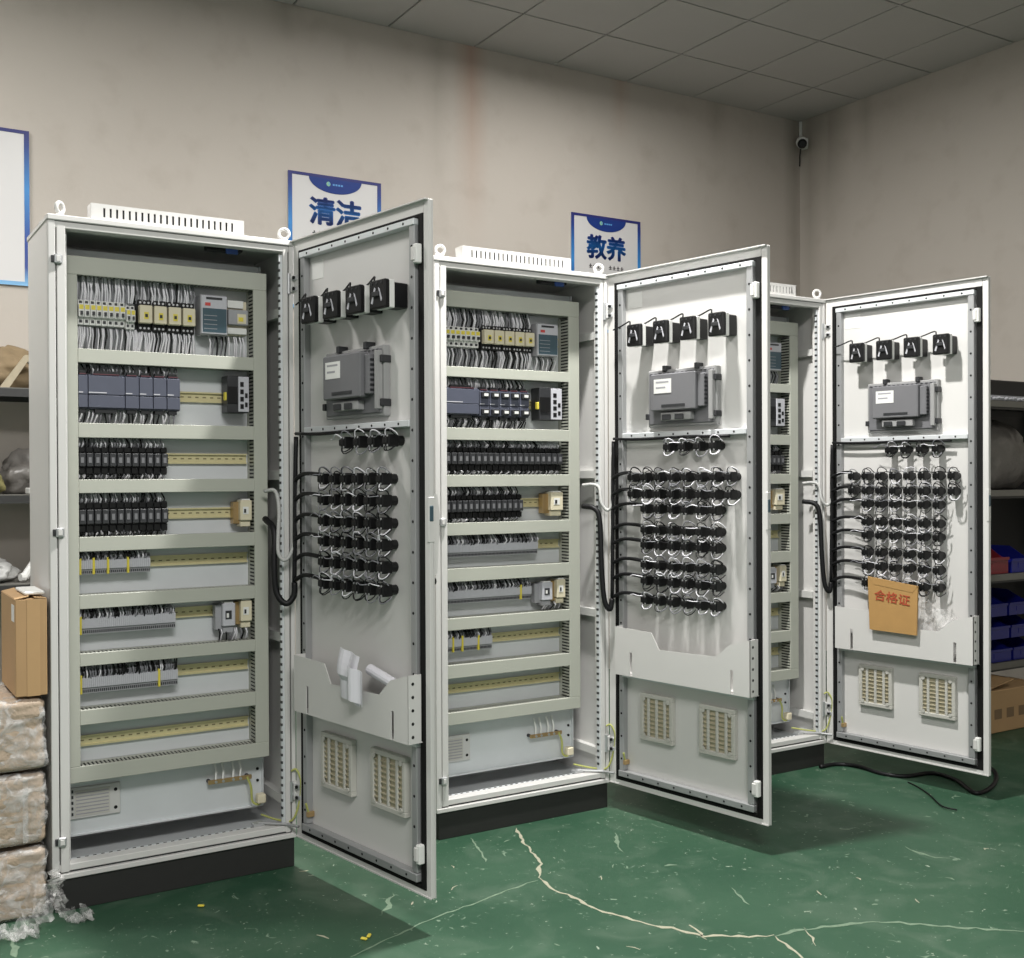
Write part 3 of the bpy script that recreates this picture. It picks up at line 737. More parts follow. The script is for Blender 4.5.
def build_cabinet(i, loc, ang, dang, spec, label, seed):
    root = empty('control_cabinet', (loc[0], loc[1], 0), ang, label, 'cabinet', 'open control cabinets in a row')
    place('body', cached('body', make_body), root); place('front_frame', cached('front_frame', make_frame), root)
    place('plinth', cached('plinth', make_plinth), root); place('roof_vent', cached('roof_vent', make_roof_vent), root)
    for (x, y, r) in ((.040, .030, .75 if i == 1 else -.25), (W-.020, .030, -.45), (.040, DEP-.035, .9), (W-.020, DEP-.035, .2)):
        place('lifting_eye', cached('lifting_eye', make_eye, True), root, loc=(x, y, HT), rz=r)
    place('mounting_plate', cached('mounting_plate', make_plate), root)
    # cabinet light fitting under the roof
    lf = MB().box(.50, .62, .06, .10, 2.055, 2.078, BLACK, .003); lf.box(.56, .60, .05, .06, 2.045, 2.07, mat('blue_plug', (.02,.07,.28), .4), .002); lf.box(.585, .60, .045, .055, 2.072, 2.082, WHITEP)
    lf.build('limit_switch', root)
    fill_cabinet(root, spec, seed)
    # ventilation label panel and earth bar low on the plate
    q = MB(); x0 = .082; z0, z1 = .225, .325
    q.box(x0, x0+.155, S0-.010, S0-.0005, z0, z1, PAINT_IN, .002); q.box(x0+.014, x0+.122, S0-.012, S0-.010, z0+.008, z1-.010, GRILLE)
    for k in range(7): q.box(x0+.018, x0+.118, S0-.013, S0-.012, z0+.014+k*.011, z0+.018+k*.011, TERM)
    for k in range(5): q.box(x0+.004, x0+.010, S0-.011, S0-.0098, z0+.012+k*.018, z0+.022+k*.018, DGREY)
    for z in (z0+.02, z1-.022): q.tube([(x0+.14, S0-.0105, z), (x0+.14, S0-.0095, z)], .006, HOLE, 8)
    q.build('filter_fan', root)
    e = MB(); ex = .525 if i == 1 else .505
    e.box(ex-.005, ex+.145, S0-.030, S0-.022, .276, .290, COPPER, .001)
    for x in (ex+.002, ex+.135): e.tube([(x, S0-.026, .283), (x, S0, .283)], .007, DGREY, 8)
    for x in (ex+.02, ex+.045, ex+.08, ex+.105): e.tube([(x, S0-.026, .29), (x+.003, S0-.024, .315), (x, S0-.012, .352)], .004, WHITEP, 6)
    for x in (ex+.02, ex+.045, ex+.08, ex+.105): e.tube([(x, S0-.030, .283), (x, S0-.034, .283)], .005, STEEL, 6)
    eb = e.build('earth_bar', root)
    ew = MB().tube(smooth_path([(ex+.128, S0-.03, .285), (ex+.14, S0-.035, .25), (ex+.146, S0-.03, .20), (ex+.165, S0-.035, .186), (ex+.185, S0-.03, .2)]), .0042, EARTH, 6)
    ew.box(ex+.16, ex+.19, S0-.05, S0-.02, .190, .222, CREAM, .004)
    ew.build('earth_wire', root)
    ew = MB().tube(smooth_path([(.70, .14, .15), (.725, .05, .152), (.755, -.005, .16), (.775, -.02, .22), (.778, -.03, .29), (.768, -.015, .33), (.755, -.002, .325)]), .0035, EARTH, 6)
    ew.build('earth_wire', root)
    st = MB(); st.tube([(.66, .06, .150), (.74, .0, .148), (.765, -.04, .146)], .005, RAILS, 6); st.box(.64, .68, .045, .075, .141, .152, STEEL, .002)
    st.build('door_stay', root)
    for z in (1.965, 1.145, .215):
        c = MB().box(.016, .040, -.010, .004, z-.014, z+.014, STEEL, .003); c.box(.021, .034, -.013, -.010, z-.009, z+.009, PAINT, .002); c.box(.008, .016, -.006, .002, z-.010, z+.010, DGREY, .001)
        c.build('latch_catch', root)
    # door
    grid, aux = (GRID6, AUX1) if i == 1 else (GRID8, AUX2)
    sw_x = [.214, .342, .470, .597] if i == 1 else [.200, .328, .454, .582]
    if i == 1: rows = [1.302,1.237,1.170,1.106,1.040,.972]; x0s = [.225]*6
    else: rows = list(RZ2); x0s = [.150]*2 + [.212]*6
    door = place('door', cached('door', door_pan), root, loc=(W, -.002, 0), rz=dang-ang)
    place('gasket', cached('gasket', door_gasket), door)
    place('stiffener_rail', cached('sv1', lambda: stiff_v(.060, .084)), door); place('stiffener_rail', cached('sv2', lambda: stiff_v(.662, .688)), door)
    place('stiffener_rail', cached('sh1', lambda: stiff_h(2.030, 2.049)), door); place('stiffener_rail', cached('sh2', lambda: stiff_h(.140, .164, mt=RAILS)), door)
    place('stiffener_rail', cached('sh3', lambda: stiff_h(1.452, 1.472, .084, .662)), door)
    me = cached(('rotary_switch', i == 1), lambda: rotary_mesh(.080 if i == 1 else .068))
    for x in sw_x: place('rotary_switch', me, door, loc=(x, 0, 1.836))
    place('operator_panel', cached('operator_panel', panel_back_mesh), door)
    bm_ = cached('push_button', button_mesh)
    for (x, z) in grid + aux: place('push_button', bm_, door, loc=(x, 0, z))
    place('document_pocket', cached('document_pocket', pocket_mesh), door)
    wv = .178 if i == 1 else .158
    for x in (.165, .447): place('filter_grille', cached(('filter_grille', wv), lambda: fan_mesh(wv, .178)), door, loc=(x, 0, .308 if i == 1 else .302))
    place('handle', cached('handle', handle_mesh), door)
    for z in (1.945, .225): place('latch_keeper', cached('latch_keeper', latch_mesh), door, loc=(DW-.040, 0, z))
    for z in (1.955, .255): place('hinge', cached('hinge', hinge_mesh), door, loc=(0, 0, z))
    sk = MB().box(.092, .165, PN-.0012, PN+.001, 1.955, 2.015, WHITEP); sk.build('sticker', door)
    rnd = random.Random(seed*3)
    wiring_mesh(rnd, grid, aux, [(x, 1.836) for x in sw_x], .082).build('wiring', door, smooth=True, kind='stuff')
    bundle_mesh(rows, x0s).build('cable_bundle', door, smooth=True)
    g = MB().tube([(.085, -.004, .20), (.088, -.016, .235)], .004, EARTH, 6); g.box(.080, .094, -.012, PN, .188, .206, COPPER, .002); g.build('earth_stud', door)
    # flexible cables from cabinet to door
    if i == 1:
        wp = [(.690,.06,1.262),(.712,.02,1.262),(.716,-.005,1.20),(.706,-.02,1.10),(.705,-.03,1.055),(.722,-.04,1.035),(.745,-.045,1.065),(.757,-.05,1.14),(.758,-.05,1.28),(.760,-.046,1.44)]
        kp = [(.690,.06,1.17),(.700,.0,1.13),(.692,-.02,1.02),(.696,-.03,.93),(.722,-.045,.892),(.748,-.05,.915),(.752,-.048,.96)]
    else:
        wp = [(.690,.06,1.272),(.712,.02,1.275),(.724,-.005,1.26),(.722,-.02,1.205),(.738,-.035,1.175),(.752,-.047,1.195),(.757,-.047,1.26),(.758,-.046,1.40)]
        kp = [(.690,.06,1.19),(.712,.01,1.18),(.722,-.01,1.13),(.720,-.025,.93),(.726,-.035,.82),(.744,-.045,.79),(.752,-.047,.83)]
    MB().tube(smooth_path(wp, 6), .0065, SLEEVE, 8).build('sleeved_cable', root, smooth=True)
    MB().tube(smooth_path(kp, 6), .0105, WIREK, 8).build('black_cable', root, smooth=True)
    return root, door

CABS = [((-1.3152, 3.2813), .5447, -.8610), ((-.1940, 3.9263), .5417, -.8605), ((.8520, 4.5478), .5415, -.8810)]
LAB = ['nearest open control cabinet beside the wrapped cartons, door with six rows of six contact blocks',
       'middle open control cabinet of the row, roof vent below the second wall poster',
       'farthest open control cabinet, mostly hidden behind a door, brown envelope in its door pocket']
roots = []
for i, ((loc, a, dn), lb) in enumerate(zip(CABS, LAB), 1):
    roots.append(build_cabinet(i, loc, a, dn, SPEC1 if i == 1 else SPEC2, lb, 10+i))
def cab_w(i, s, d, z=0):
    (x, y), a, _ = CABS[i-1]; return (x+s*math.cos(a)-d*math.sin(a), y+s*math.sin(a)+d*math.cos(a), z)
def door_w(i, s, n, z=0):
    h = cab_w(i, W, -.002); t = CABS[i-1][2]; return (h[0]+s*math.cos(t)+n*math.sin(t), h[1]+s*math.sin(t)-n*math.cos(t), z)

# ------------------------------------------------------------------ papers in the door pockets
def sheet(pts_fn, nu, nv, th, material):
    """thin folded sheet: pts_fn(u,v) -> (x,y,z), with thickness along y"""
    m = MB(); V = []
    for k in range(2):
        for a in range(nu+1):
            for b in range(nv+1):
                x, y, z = pts_fn(a/nu, b/nv); V.append((x, y+k*th, z))
    F = []; n = (nu+1)*(nv+1); I = lambda a, b: a*(nv+1)+b
    for a in range(nu):
        for b in range(nv):
            q = (I(a,b), I(a+1,b), I(a+1,b+1), I(a,b+1)); F.append(q); F.append(tuple(j+n for j in q[::-1]))
    for a in range(nu):
        F.append((I(a,0), I(a,0)+n, I(a+1,0)+n, I(a+1,0))); F.append((I(a,nv), I(a+1,nv), I(a+1,nv)+n, I(a,nv)+n))
    for b in range(nv):
        F.append((I(0,b), I(0,b+1), I(0,b+1)+n, I(0,b)+n)); F.append((I(nu,b), I(nu,b)+n, I(nu,b+1)+n, I(nu,b+1)))
    m.add(V, F, material); return m
def on_door(name, m, i, s, n, z, **kw): return m.build(name, None, loc=door_w(i, s, n, z), rz=CABS[i-1][2], **kw)
# door-frame local: x along door, +y outwards
on_door('folded_paper', sheet(lambda u, v: (u*.105, (-.014 if v > .45 else -.002)*math.sin(v*3.14)-.004*math.sin(u*9), -.075+v*.15-(.018*u)), 8, 8, .0012, PAPER), 1, .368, .060, .712,
        label='folded white paper hanging out of the nearest door pocket', category='paper')
on_door('folded_paper', sheet(lambda u, v: (u*.07, -.010*math.sin(u*6)-.003, -.055+v*.10-.02*u), 8, 6, .0012, PAPER), 1, .437, .076, .700,
        label='smaller white folded sheet in front of the rolled paper in the nearest pocket', category='paper')
rp = MB(); rp.tube([(0,0,0),(.16,0,-.035)], .016, PAPER, 12, True); rp.tube([(.1598,0,-.03497),(.1606,0,-.0352)], .011, DGREY, 12)
on_door('rolled_paper', rp, 1, .470, .022, .728, label='rolled white sheet leaning in the nearest door pocket', category='paper')
on_door('plastic_bag', sheet(lambda u, v: (u*.22, -.012*math.sin(u*11+v*5)*math.sin(v*3), -.14+v*(.24-.09*u)+.01*math.sin(u*14)), 14, 8, .0012, FILM2), 3, .47, .034, .70,
        label='crumpled clear plastic bag of papers in the farthest door pocket', category='bag')

def text_mesh(body, size, depth, bold, material, name, spread=0.0):
    cu = bpy.data.curves.new(name, 'FONT'); cu.body = body; cu.size = size; cu.extrude = depth; cu.offset = bold; cu.align_x = 'CENTER'; cu.resolution_u = 3
    ob = bpy.data.objects.new(name+'_tmp', cu); col.objects.link(ob)
    bpy.context.view_layer.update()
    me = bpy.data.meshes.new_from_object(ob.evaluated_get(bpy.context.evaluated_depsgraph_get()))
    bpy.data.objects.remove(ob); bpy.data.curves.remove(cu)
    for v in me.vertices: v.co = Vector((v.co.x, -v.co.z, v.co.y))
    if spread:   # heavier strokes: the same glyphs printed a hair apart
        base = [v.co.copy() for v in me.vertices]; fs = [tuple(p.vertices) for p in me.polygons]; V = []; F = []
        for dx, dz in ((0,0),(1,0),(-1,0),(0,.7),(0,-.7)):
            o = len(V); V += [b + Vector((dx*spread, 0, dz*spread)) for b in base]; F += [tuple(i+o for i in f) for f in fs]
        me = bpy.data.meshes.new(name); me.from_pydata(V, [], F); me.update()
    me.materials.clear(); me.materials.append(material); me.name = name
    return me
REDINK = mat('red_ink', (0.40, 0.07, 0.03), 0.7, noise=0.15)
env = MB()
env.prism([(.008,-.100),(.222,-.104),(.228,.100),(.0,.126)], 'y', 0, .008, KRAFT); env.prism([(.0,.126),(.228,.100),(.205,.072),(.03,.094)], 'y', -.0014, 0, KRAFT)
en = on_door('envelope', env, 3, .255, .078, .748, label='brown kraft envelope with three red characters on the farthest door pocket', category='envelope')
tm = text_mesh('合格证', .048, .0004, .0006, REDINK, 'red_characters')
tt = place('red_characters', tm, en, loc=(.112, -.0022, .026)); tt.rotation_euler = (0, .09, 0); tt.scale = (1.15, 1, 1)

# ------------------------------------------------------------------ posters on the back wall
WHITEB = mat('poster_white', (0.62, 0.61, 0.61), 0.35, noise=0.02, scale=4)
NAVY = mat('poster_navy', (0.010, 0.035, 0.20), 0.35, noise=0.05)
INK = mat('poster_black_ink', (0.05, 0.045, 0.05), 0.5, noise=0.1)
LOGO1 = mat('logo_green', (0.25, 0.50, 0.30), 0.5, noise=0.05); LOGO2 = mat('logo_blue', (0.10, 0.30, 0.62), 0.5, noise=0.05)
BORDER = print_gradient('poster_border_ink', [(0.0,(0.20,0.45,0.72)),(0.12,(0.015,0.05,0.25)),(0.30,(0.012,0.05,0.28)),(0.62,(0.03,0.22,0.55)),(0.90,(0.012,0.04,0.22)),(1.0,(0.02,0.02,0.14))], 0, .78)
CHAR = print_gradient('poster_character_ink', [(0.0,(0.008,0.03,0.16)),(0.5,(0.01,0.13,0.42)),(1.0,(0.010,0.03,0.20))], 0.0, .13)
def poster(x, word, label, header=True):
    w, h = .583, .78
    root = empty('wall_poster', (0,0,0), 0, label, 'poster', 'framed slogan posters on the back wall')
    c, s = math.cos(AW), math.sin(AW); y = -.012
    root.location = (CORNER[0]+x*c-y*s, CORNER[1]+x*s+y*c, 2.280); root.rotation_euler = (0,0,AW)
    MB().box(0, w, 0, .010, 0, h, WHITEB, .001).build('board', root)
    b = .024
    f = MB(); f.box(0, b, -.003, 0, 0, h, BORDER); f.box(w-b, w, -.003, 0, 0, h, BORDER); f.box(b, w-b, -.003, 0, h-.017, h, BORDER); f.box(b, w-b, -.003, 0, 0, .02, BORDER)
    f.build('border', root)
    if header:
        n = 20; pts = [(w*.5+.165*math.cos(math.pi+math.pi*k/n), h-.016+.085*math.sin(math.pi+math.pi*k/n)) for k in range(n+1)]
        MB().prism(pts, 'y', -.0025, 0, NAVY).build('header', root)
        lg = MB(); lg.prism([(w*.5-.045+.013*math.cos(k*math.pi/4), h-.048+.014*math.sin(k*math.pi/4)) for k in range(8)], 'y', -.0034, -.0025, LOGO1)
        lg.prism([(w*.5-.045, h-.058), (w*.5-.034, h-.046), (w*.5-.045, h-.036)], 'y', -.0038, -.0034, LOGO2)
        for k in range(4): lg.box(w*.5-.018+k*.017, w*.5-.006+k*.017, -.0034, -.0025, h-.054, h-.044, LOGO2)
        lg.build('logo', root)
        t = place('characters', text_mesh(word, .165, .001, .0018, CHAR, 'characters', .0048), root, loc=(w*.5, -.0015, h-.272))
        ln = MB()
        for k in range(9):
            if k == 4: continue
            x0 = w*.5-.145+k*.033
            ln.box(x0, x0+.024, -.001, 0, h-.342, h-.336, INK); ln.box(x0+.008, x0+.015, -.001, 0, h-.352, h-.326, INK); ln.box(x0, x0+.024, -.001, 0, h-.353, h-.349, INK)
        ln.build('small_print', root)
    else:
        ln = MB(); ln.box(w-.16, w-.155, -.001, 0, .04, .34, TERM); ln.box(w-.30, w-.155, -.001, 0, .34, .345, TERM); ln.box(w-.30, w-.155, -.001, 0, .035, .04, TERM)
        ln.box(w-.165, w-.145, -.001, 0, .42, .445, INK); ln.box(w-.16, w-.140, -.001, 0, .20, .21, INK)
        ln.build('print', root)
    return root
poster(-4.117, '清洁', 'white poster with blue border and two blue characters above the nearest cabinet')
poster(-2.147, '教养', 'white poster with blue border and two blue characters above the middle cabinet')
poster(-6.073, '', 'white poster with blue border cut off by the left edge of the picture', False)

# ------------------------------------------------------------------ security camera in the corner
cx_, cy_ = CORNER
k = empty('security_camera', (cx_-.0-.07*math.sin(AW+.78)*0, cy_, 0), AW, 'small black and white security camera under the ceiling in the room corner', 'camera')
MB().box(-.03, -.002, -.09, -.03, 3.78, 3.86, WHITEP, .004).build('bracket', k)
q = MB().tube([(-.03, -.06, 3.83), (-.075, -.085, 3.805)], .014, WHITEP, 10); q.build('arm', k)
q = MB(); q.tube([(-.04, -.055, 3.835), (-.14, -.155, 3.785)], .042, WHITEP, 14); q.build('housing', k)
q = MB(); q.tube([(-.13, -.145, 3.785), (-.155, -.17, 3.772), (-.165, -.18, 3.767)], [.036, .034, .022], BLACK, 14); q.build('lens', k)
MB().tube(smooth_path([(-.012, -.02, ZC-.01), (-.010, -.018, 3.90), (-.02, -.03, 3.84)]), .012, WHITEP, 8).build('conduit', k)
MB().tube(smooth_path([(-.05, -.06, 3.80), (-.03, -.03, 3.74), (-.02, -.02, 3.70), (-.025, -.022, 3.66)]), .005, WIREK, 6).build('cable', k)

# ------------------------------------------------------------------ cartons beside the nearest cabinet
A1 = CABS[0][1]
def crumple(w, d, h, n, amp, material, rnd, bev=.012):
    """box with a pillowed, creased surface"""
    import bmesh
    bm = bmesh.new(); bmesh.ops.create_cube(bm, size=1.0)
    bmesh.ops.subdivide_edges(bm, edges=bm.edges, cuts=n, use_grid_fill=True)
    from mathutils import noise as nz
    off = Vector((rnd.uniform(0, 50), rnd.uniform(0, 50), rnd.uniform(0, 50)))
    for v in bm.verts:
        p = Vector((v.co.x*w, v.co.y*d, (v.co.z+.5)*h))
        nrm = Vector((v.co.x, v.co.y, v.co.z)); nrm = Vector([(1 if abs(c) > .499 else 0)*(1 if c > 0 else -1) for c in nrm])
        k = sum(1 for c in nrm if c)
        p -= nrm*(bev*.5 if k > 1 else 0)
        q = nz.noise((p+off)*14)*amp + nz.noise((p+off)*38)*amp*.6 + nz.noise(Vector((p.x*6, p.y*6, p.z*70))+off)*amp*.7
        nn = Vector((nrm.x, nrm.y, nrm.z if nrm.z > 0 else 0))
        v.co = p + nn*min(q, amp*.8)
    me = bpy.data.meshes.new('pack'); bm.to_mesh(me); bm.free(); me.materials.append(material)
    me.polygons.foreach_set('use_smooth', [True]*len(me.polygons))
    return me
rnd = random.Random(5)
pl = [('lowest of the pile on the floor', 0.002, .203), ('second from the floor, with a pale tape strip', .2215, .207), ('topmost of the pile, under the slim carton', .4425, .207)]
for lb, z, h in pl:
    root = empty('wrapped_pack', cab_w(1, -.217, .17, z), A1, 'brown paper parcel in stretch film, '+lb, 'parcel', 'film wrapped parcels in a pile')
    place('parcel', crumple(.40, .34, h, 22, .006, PACK, rnd), root)
    place('film', crumple(.408, .348, h+.002, 22, .010, FILM, rnd), root)
    if 'tape' in lb: MB().box(.135, .150, -.178, -.174, .01, h-.01, FILM2).build('tape', root)
root = empty('carton', cab_w(1, 0, 0, .662), A1, 'slim upright brown carton on top of the wrapped pile beside the nearest cabinet', 'box')
q = MB(); q.box(-.098, -.010, .0, .30, 0, .288, CARTON, .002); q.build('box', root)
q = MB(); q.prism([(-.098,.288),(-.096,.290),(-.060,.298),(-.062,.295)], 'y', .0, .30, CARTON); q.prism([(-.010,.288),(-.012,.290),(-.045,.294),(-.045,.291)], 'y', .0, .30, CARTON); q.build('flap', root)
MB().box(-.066, -.030, -.0008, .0, .0, .288, TAPE).build('tape', root)
MB().box(-.0990, -.098, .02, .07, .22, .27, WHITEP).build('sticker', root)
q = MB().box(-.070, -.012, .02, .20, 0, .010, WHITEP, .003)
q.build('paper_stack', None, loc=cab_w(1, 0, 0, .9605), rz=A1, label='thin white paper pad lying on the slim brown carton', category='paper')
# loose film spilling from the pile onto the floor in front of the plinth
from mathutils import noise as mnoise
def loose_film(name, pts, label, nseg=26, width=.10, seed=3):
    r = random.Random(seed); P = smooth_path(pts, 8); m = MB(); V = []; F = []; nv = 12
    for i, p in enumerate(P):
        t = (P[min(i+1, len(P)-1)]-P[max(i-1, 0)]).normalized(); side = t.cross(Vector((0,0,1)))
        side = side.normalized() if side.length > .05 else Vector((1,0,0))
        nn = side.cross(t)
        wd = width*(.55+.6*abs(mnoise.noise(Vector((i*.21, seed, 0)))))
        for k in range(nv+1):
            u = k/nv-.5; q = p + side*u*wd + nn*(mnoise.noise(Vector((i*.33, u*7, seed)))*.045 + mnoise.noise(Vector((i*.9, u*19, seed)))*.018)
            V.append((q.x, q.y, max(q.z, .002+.004*abs(mnoise.noise(Vector((i, k, 1))))))) 
    for i in range(len(P)-1):
        for k in range(nv): F.append((i*(nv+1)+k, i*(nv+1)+k+1, (i+1)*(nv+1)+k+1, (i+1)*(nv+1)+k))
    m.add(V, F, FILM2)
    o = m.build(name, None, smooth=True, label=label, category='film'); 
    return o
c = lambda s, d, z: cab_w(1, s, d, z)
loose_film('plastic_film', [c(-.34,-.10,.05), c(-.24,-.12,.03), c(-.16,-.13,.02), c(-.09,-.13,.02), c(-.05,-.12,.05), c(-.035,-.095,.13)], 'crumpled clear film heaped on the floor against the wrapped parcels', width=.10)
loose_film('plastic_film', [c(.002,-.045,.15), c(.006,-.05,.09), c(.02,-.07,.02), c(.06,-.105,.012), c(.09,-.095,.03)], 'twisted strip of clear film lying against the plinth of the nearest cabinet', width=.045, seed=9)

# ------------------------------------------------------------------ steel shelf at the left, behind the nearest cabinet
SA = AW
def lump(w, d, h, material, seed, n=4, amp=.35):
    import bmesh
    bm = bmesh.new(); bmesh.ops.create_icosphere(bm, subdivisions=n, radius=1.0)
    off = Vector((seed*3.7, seed*1.3, seed))
    for v in bm.verts:
        p = v.co.copy(); k = 1 + mnoise.noise(p*1.6+off)*amp + mnoise.noise(p*4.2+off)*amp*.5 + abs(mnoise.noise(p*8+off))*amp*.25
        p *= k; v.co = Vector((p.x*w/2, p.y*d/2, max(0, (p.z+.75)*h/1.75)))
    me = bpy.data.meshes.new('lump'); bm.to_mesh(me); bm.free(); me.materials.append(material)
    me.polygons.foreach_set('use_smooth', [True]*len(me.polygons)); return me
def shelf(name, loc, ang, w, d, levels, top, label, mat_b, mat_p, back=True):
    root = empty(name, (loc[0], loc[1], 0), ang, label, 'shelf')
    for x in (0, w-.04):
        for y in (0, d-.04): MB().box(x, x+.04, y, y+.003, 0, top, mat_p).box(x, x+.003, y, y+.04, 0, top, mat_p).build('post', root)
    for z in levels:
        b = MB().box(.004, w-.004, .004, d-.004, z-.004, z, mat_b); b.box(.004, w-.004, .004, .008, z-.042, z-.004, mat_p); b.box(.004, w-.004, d-.008, d-.004, z-.042, z-.004, mat_p)
        b.build('board', root)
    if back: MB().box(.004, w-.004, d-.004, d, .05, top-.02, mat_b).build('back_panel', root)
    return root
SHL = (-2.97, 4.675)
shelf('steel_shelf', SHL, AW, 1.7, .40, (.10, .815, 1.235, 1.735), 1.735, 'grey steel shelf against the wall at the left edge behind the parcels', RACKM, RACKD, False)
def on_shelf(SH, ang, x, y, z): return (SH[0]+x*math.cos(ang)-y*math.sin(ang), SH[1]+x*math.sin(ang)+y*math.cos(ang), z)
place('cloth_heap', lump(.34, .26, .20, CLOTH, 2), None, loc=on_shelf(SHL, AW, .88, .24, 1.736), rz=AW, label='crumpled brown cloth heap on the top board of the left shelf', category='cloth')
q = MB(); q.prism([(-.13,0),(-.02,.155),(.0,.155),(.15,.012),(.13,0),(-.01,.125),(-.09,0)], 'y', 0, .05, mat('pale_wood', (.42,.36,.26), .7, noise=.15)); 
q.build('wood_bracket', None, loc=on_shelf(SHL, AW, .95, .012, 1.736), rz=AW, label='pale angled wooden bracket in front of the brown cloth on the left shelf', category='bracket')
place('plastic_bag', lump(.26, .24, .20, GREYBAG, 5), None, loc=on_shelf(SHL, AW, .96, .26, 1.2375), rz=AW, label='grey translucent bag on the middle board of the left shelf', category='bag')
place('brown_lump', lump(.12, .16, .11, mat('olive_cloth', (.20,.18,.07), .8, noise=.3), 8), None, loc=on_shelf(SHL, AW, .78, .10, 1.2375), rz=AW, label='small olive cloth bundle beside the grey bag on the left shelf', category='cloth')
q = MB().box(0, .16, 0, .12, 0, .03, WHITEP, .004); q.box(.02, .14, -.002, 0, .008, .02, TERML)
q.build('white_tray', None, loc=on_shelf(SHL, AW, .94, -.004, 1.236), rz=AW, label='flat white box at the front of the middle board of the left shelf', category='box')
q = MB().tube([(0,.05,.024),(.10,.10,.17),(.16,.12,.25)], [.020,.016,.013], WHITEP, 10); q.tube([(.0,.05,.024),(-.02,.04,.024)], [.022,.018], WHITEP, 10)
q.build('white_pipe', None, loc=on_shelf(SHL, AW, .93, .04, .816), rz=AW, label='white plastic pipe leaning on the lower board of the left shelf', category='pipe')
place('plastic_bag', lump(.19, .20, .11, mat('pale_bag', (.42,.42,.41), .35, noise=.4, scale=18, bump=.9), 11), None, loc=on_shelf(SHL, AW, .80, .17, .816), rz=AW, label='pale crumpled bag under the white pipe on the left shelf', category='bag')

# ------------------------------------------------------------------ storage rack at the right, beyond the farthest cabinet
SHR = (2.30, 5.50)
rk = shelf('storage_rack', SHR, AW, 1.45, .50, (.325, .785, 1.225, 1.690), 1.72, 'dark storage rack with blue bins beyond the farthest cabinet door', RACKD, RACKD, False)
for z in (.325, .785, 1.225, 1.690): MB().box(.045, 1.405, -.006, .002, z-.030, z+.002, mat('rack_beam_grey', (.13,.125,.11), .5, noise=.1)).build('beam', rk)
MB().box(0, 1.45, .498, .505, .30, 1.72, RACKD).build('back_panel', rk)
def bin_mesh(w, d, h, material):
    t = .004; m = MB()
    m.box(0, w, 0, d, 0, t, material); m.box(0, w, d-t, d, t, h, material)
    for x in (0, w-t): m.prism([(0,t),(d-t,t),(d-t,h),(d*.45,h),(d*.12,h*.55),(0,h*.55)], 'x', x, x+t, material)
    m.box(t, w-t, 0, t, t, h*.55, material); m.box(-.003, w+.003, -.006, .002, h*.47, h*.57, material); m.box(w*.3, w*.7, -.002, 0, h*.18, h*.4, material)
    return m
def on_rack(name, m, x, y, z, label, cat, group=None, smooth=False):
    me = m if isinstance(m, bpy.types.Mesh) else m.mesh(name)
    return place(name, me, None, loc=on_shelf(SHR, AW, x, y, z), rz=AW, label=label, category=cat, group=group)
bb = bin_mesh(.21, .34, .115, BLUEBIN).mesh('parts_bin')
for cidx, cx0 in enumerate((.10, .33, .56)):
    for k in range(3):
        pos = ('lowest', 'middle', 'top')[k]; cn = ('left column beside the cabinet door', 'second column from the cabinet door', 'third column from the cabinet door')[cidx]
        on_rack('parts_bin', bb, cx0, .02+.012*k, .3265+.117*k, f'blue plastic parts bin, {pos} of the {cn} on the rack', 'bin', 'blue parts bins stacked on the rack')
on_rack('parts_bin', bin_mesh(.20, .30, .15, REDBIN), .33, .03, .787, 'red plastic bin on the rack board above the blue bins', 'bin')
on_rack('parts_bin', bin_mesh(.19, .30, .13, BLUEBIN), .56, .03, .787, 'dark blue bin beside the red bin on the rack', 'bin')
on_rack('grey_sack', lump(.86, .34, .40, GREYBAG, 14, 4, .16), .60, .26, 1.2275, 'big grey plastic sack on the upper rack board', 'sack')
q = MB().box(0, .55, 0, .40, 0, .11, BLACK, .006); q.box(.02, .53, -.004, 0, .01, .03, TERM)
on_rack('black_case', q, .12, .02, 1.692, 'long black case on the top board of the rack', 'case')
q = MB()
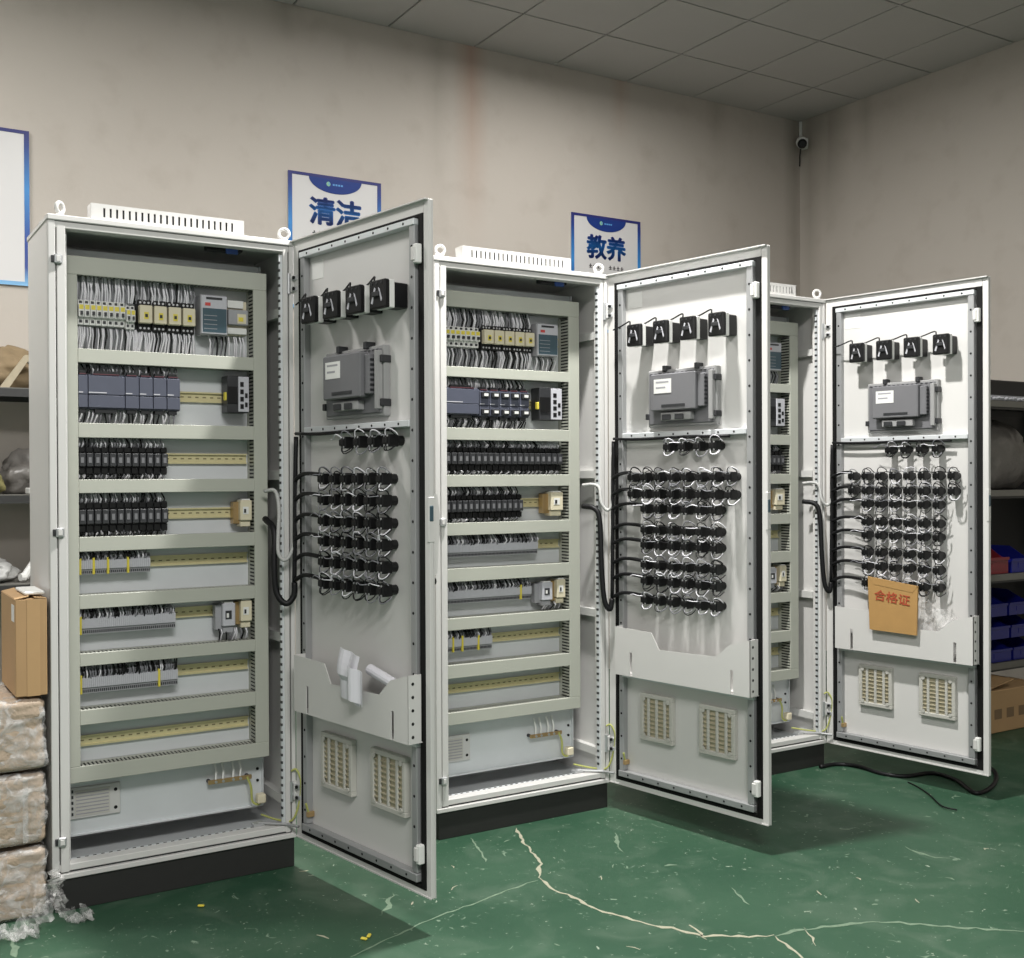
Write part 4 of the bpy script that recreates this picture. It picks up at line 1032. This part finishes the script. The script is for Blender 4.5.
for k in range(14): q.tube([(.02+k*.035, -.010, .006+.004*(k%3)), (.045+k*.035, -.012, .014+.003*(k%2))], .007, TERML, 6)
q.tube([(.0,-.006,.006),(.55,-.006,.006)], .004, TERML, 6)
on_rack('cable_tie_strip', q, .12, .012, 1.6925, 'pale strip of ties lying before the black case on the rack', 'strip')
on_rack('white_board', MB().prism([(.0,0),(.24,0),(.24,.22),(.12,.22)], 'y', 0, .012, WHITEP), .52, .36, .93, 'white board leaning on the rack above the dark blue bin', 'board')
q = MB().box(0, .52, 0, .36, .0, .215, CARTON, .004); q.box(.0, .52, .12, .20, .2152, .2162, TAPE); q.box(.52, .5215, .12, .20, .1, .215, TAPE)
for k in range(3): q.box(.10+.1*k, .16+.1*k, -.0008, 0, .07, .12, mat('carton_print', (.20,.13,.07), .8))
q.prism([(0,.215),(.004,.219),(.26,.262),(.26,.258)], 'y', .0, .36, CARTON)
on_rack('carton', q, .12, -.10, .001, 'brown carton on the floor under the rack beyond the farthest door', 'box')

# ------------------------------------------------------------------ cables on the floor under the farthest door
def fl(u, v, z=.008): p = floor_at(u, v); return (p[0], p[1], z)
MB().tube(smooth_path([cab_w(3, .70, -.03, .009), fl(836,766), fl(858,768), fl(880,775), fl(905,778), fl(932,775), fl(956,782), fl(976,795), fl(994,786), fl(992,771), fl(958,763), fl(938,764)], 6), .009, WIREK, 8).build('power_cable', None, smooth=True, label='thick black cable looping on the floor under the farthest door', category='cable')
MB().tube(smooth_path([fl(908,783,.004), fl(918,788,.004), fl(930,797), fl(942,808), fl(957,812)], 5), .003, WIREK, 6).build('thin_wire', None, smooth=True, label='thin dark wire lying on the floor in front of the farthest door', category='wire')
for (u, v, lb) in ((201,907,'by the nearest plinth'),(364,940,'at the edge of the shadow'),(369,937,'next to another at the edge of the shadow')):
    p = floor_at(u, v); MB().box(-.010, .010, -.005, .005, 0, .006, YELLOW, .002).build('wire_ferrule', None, loc=(p[0], p[1], .0012), rz=u, label='tiny yellow offcut on the green floor '+lb, category='offcut')
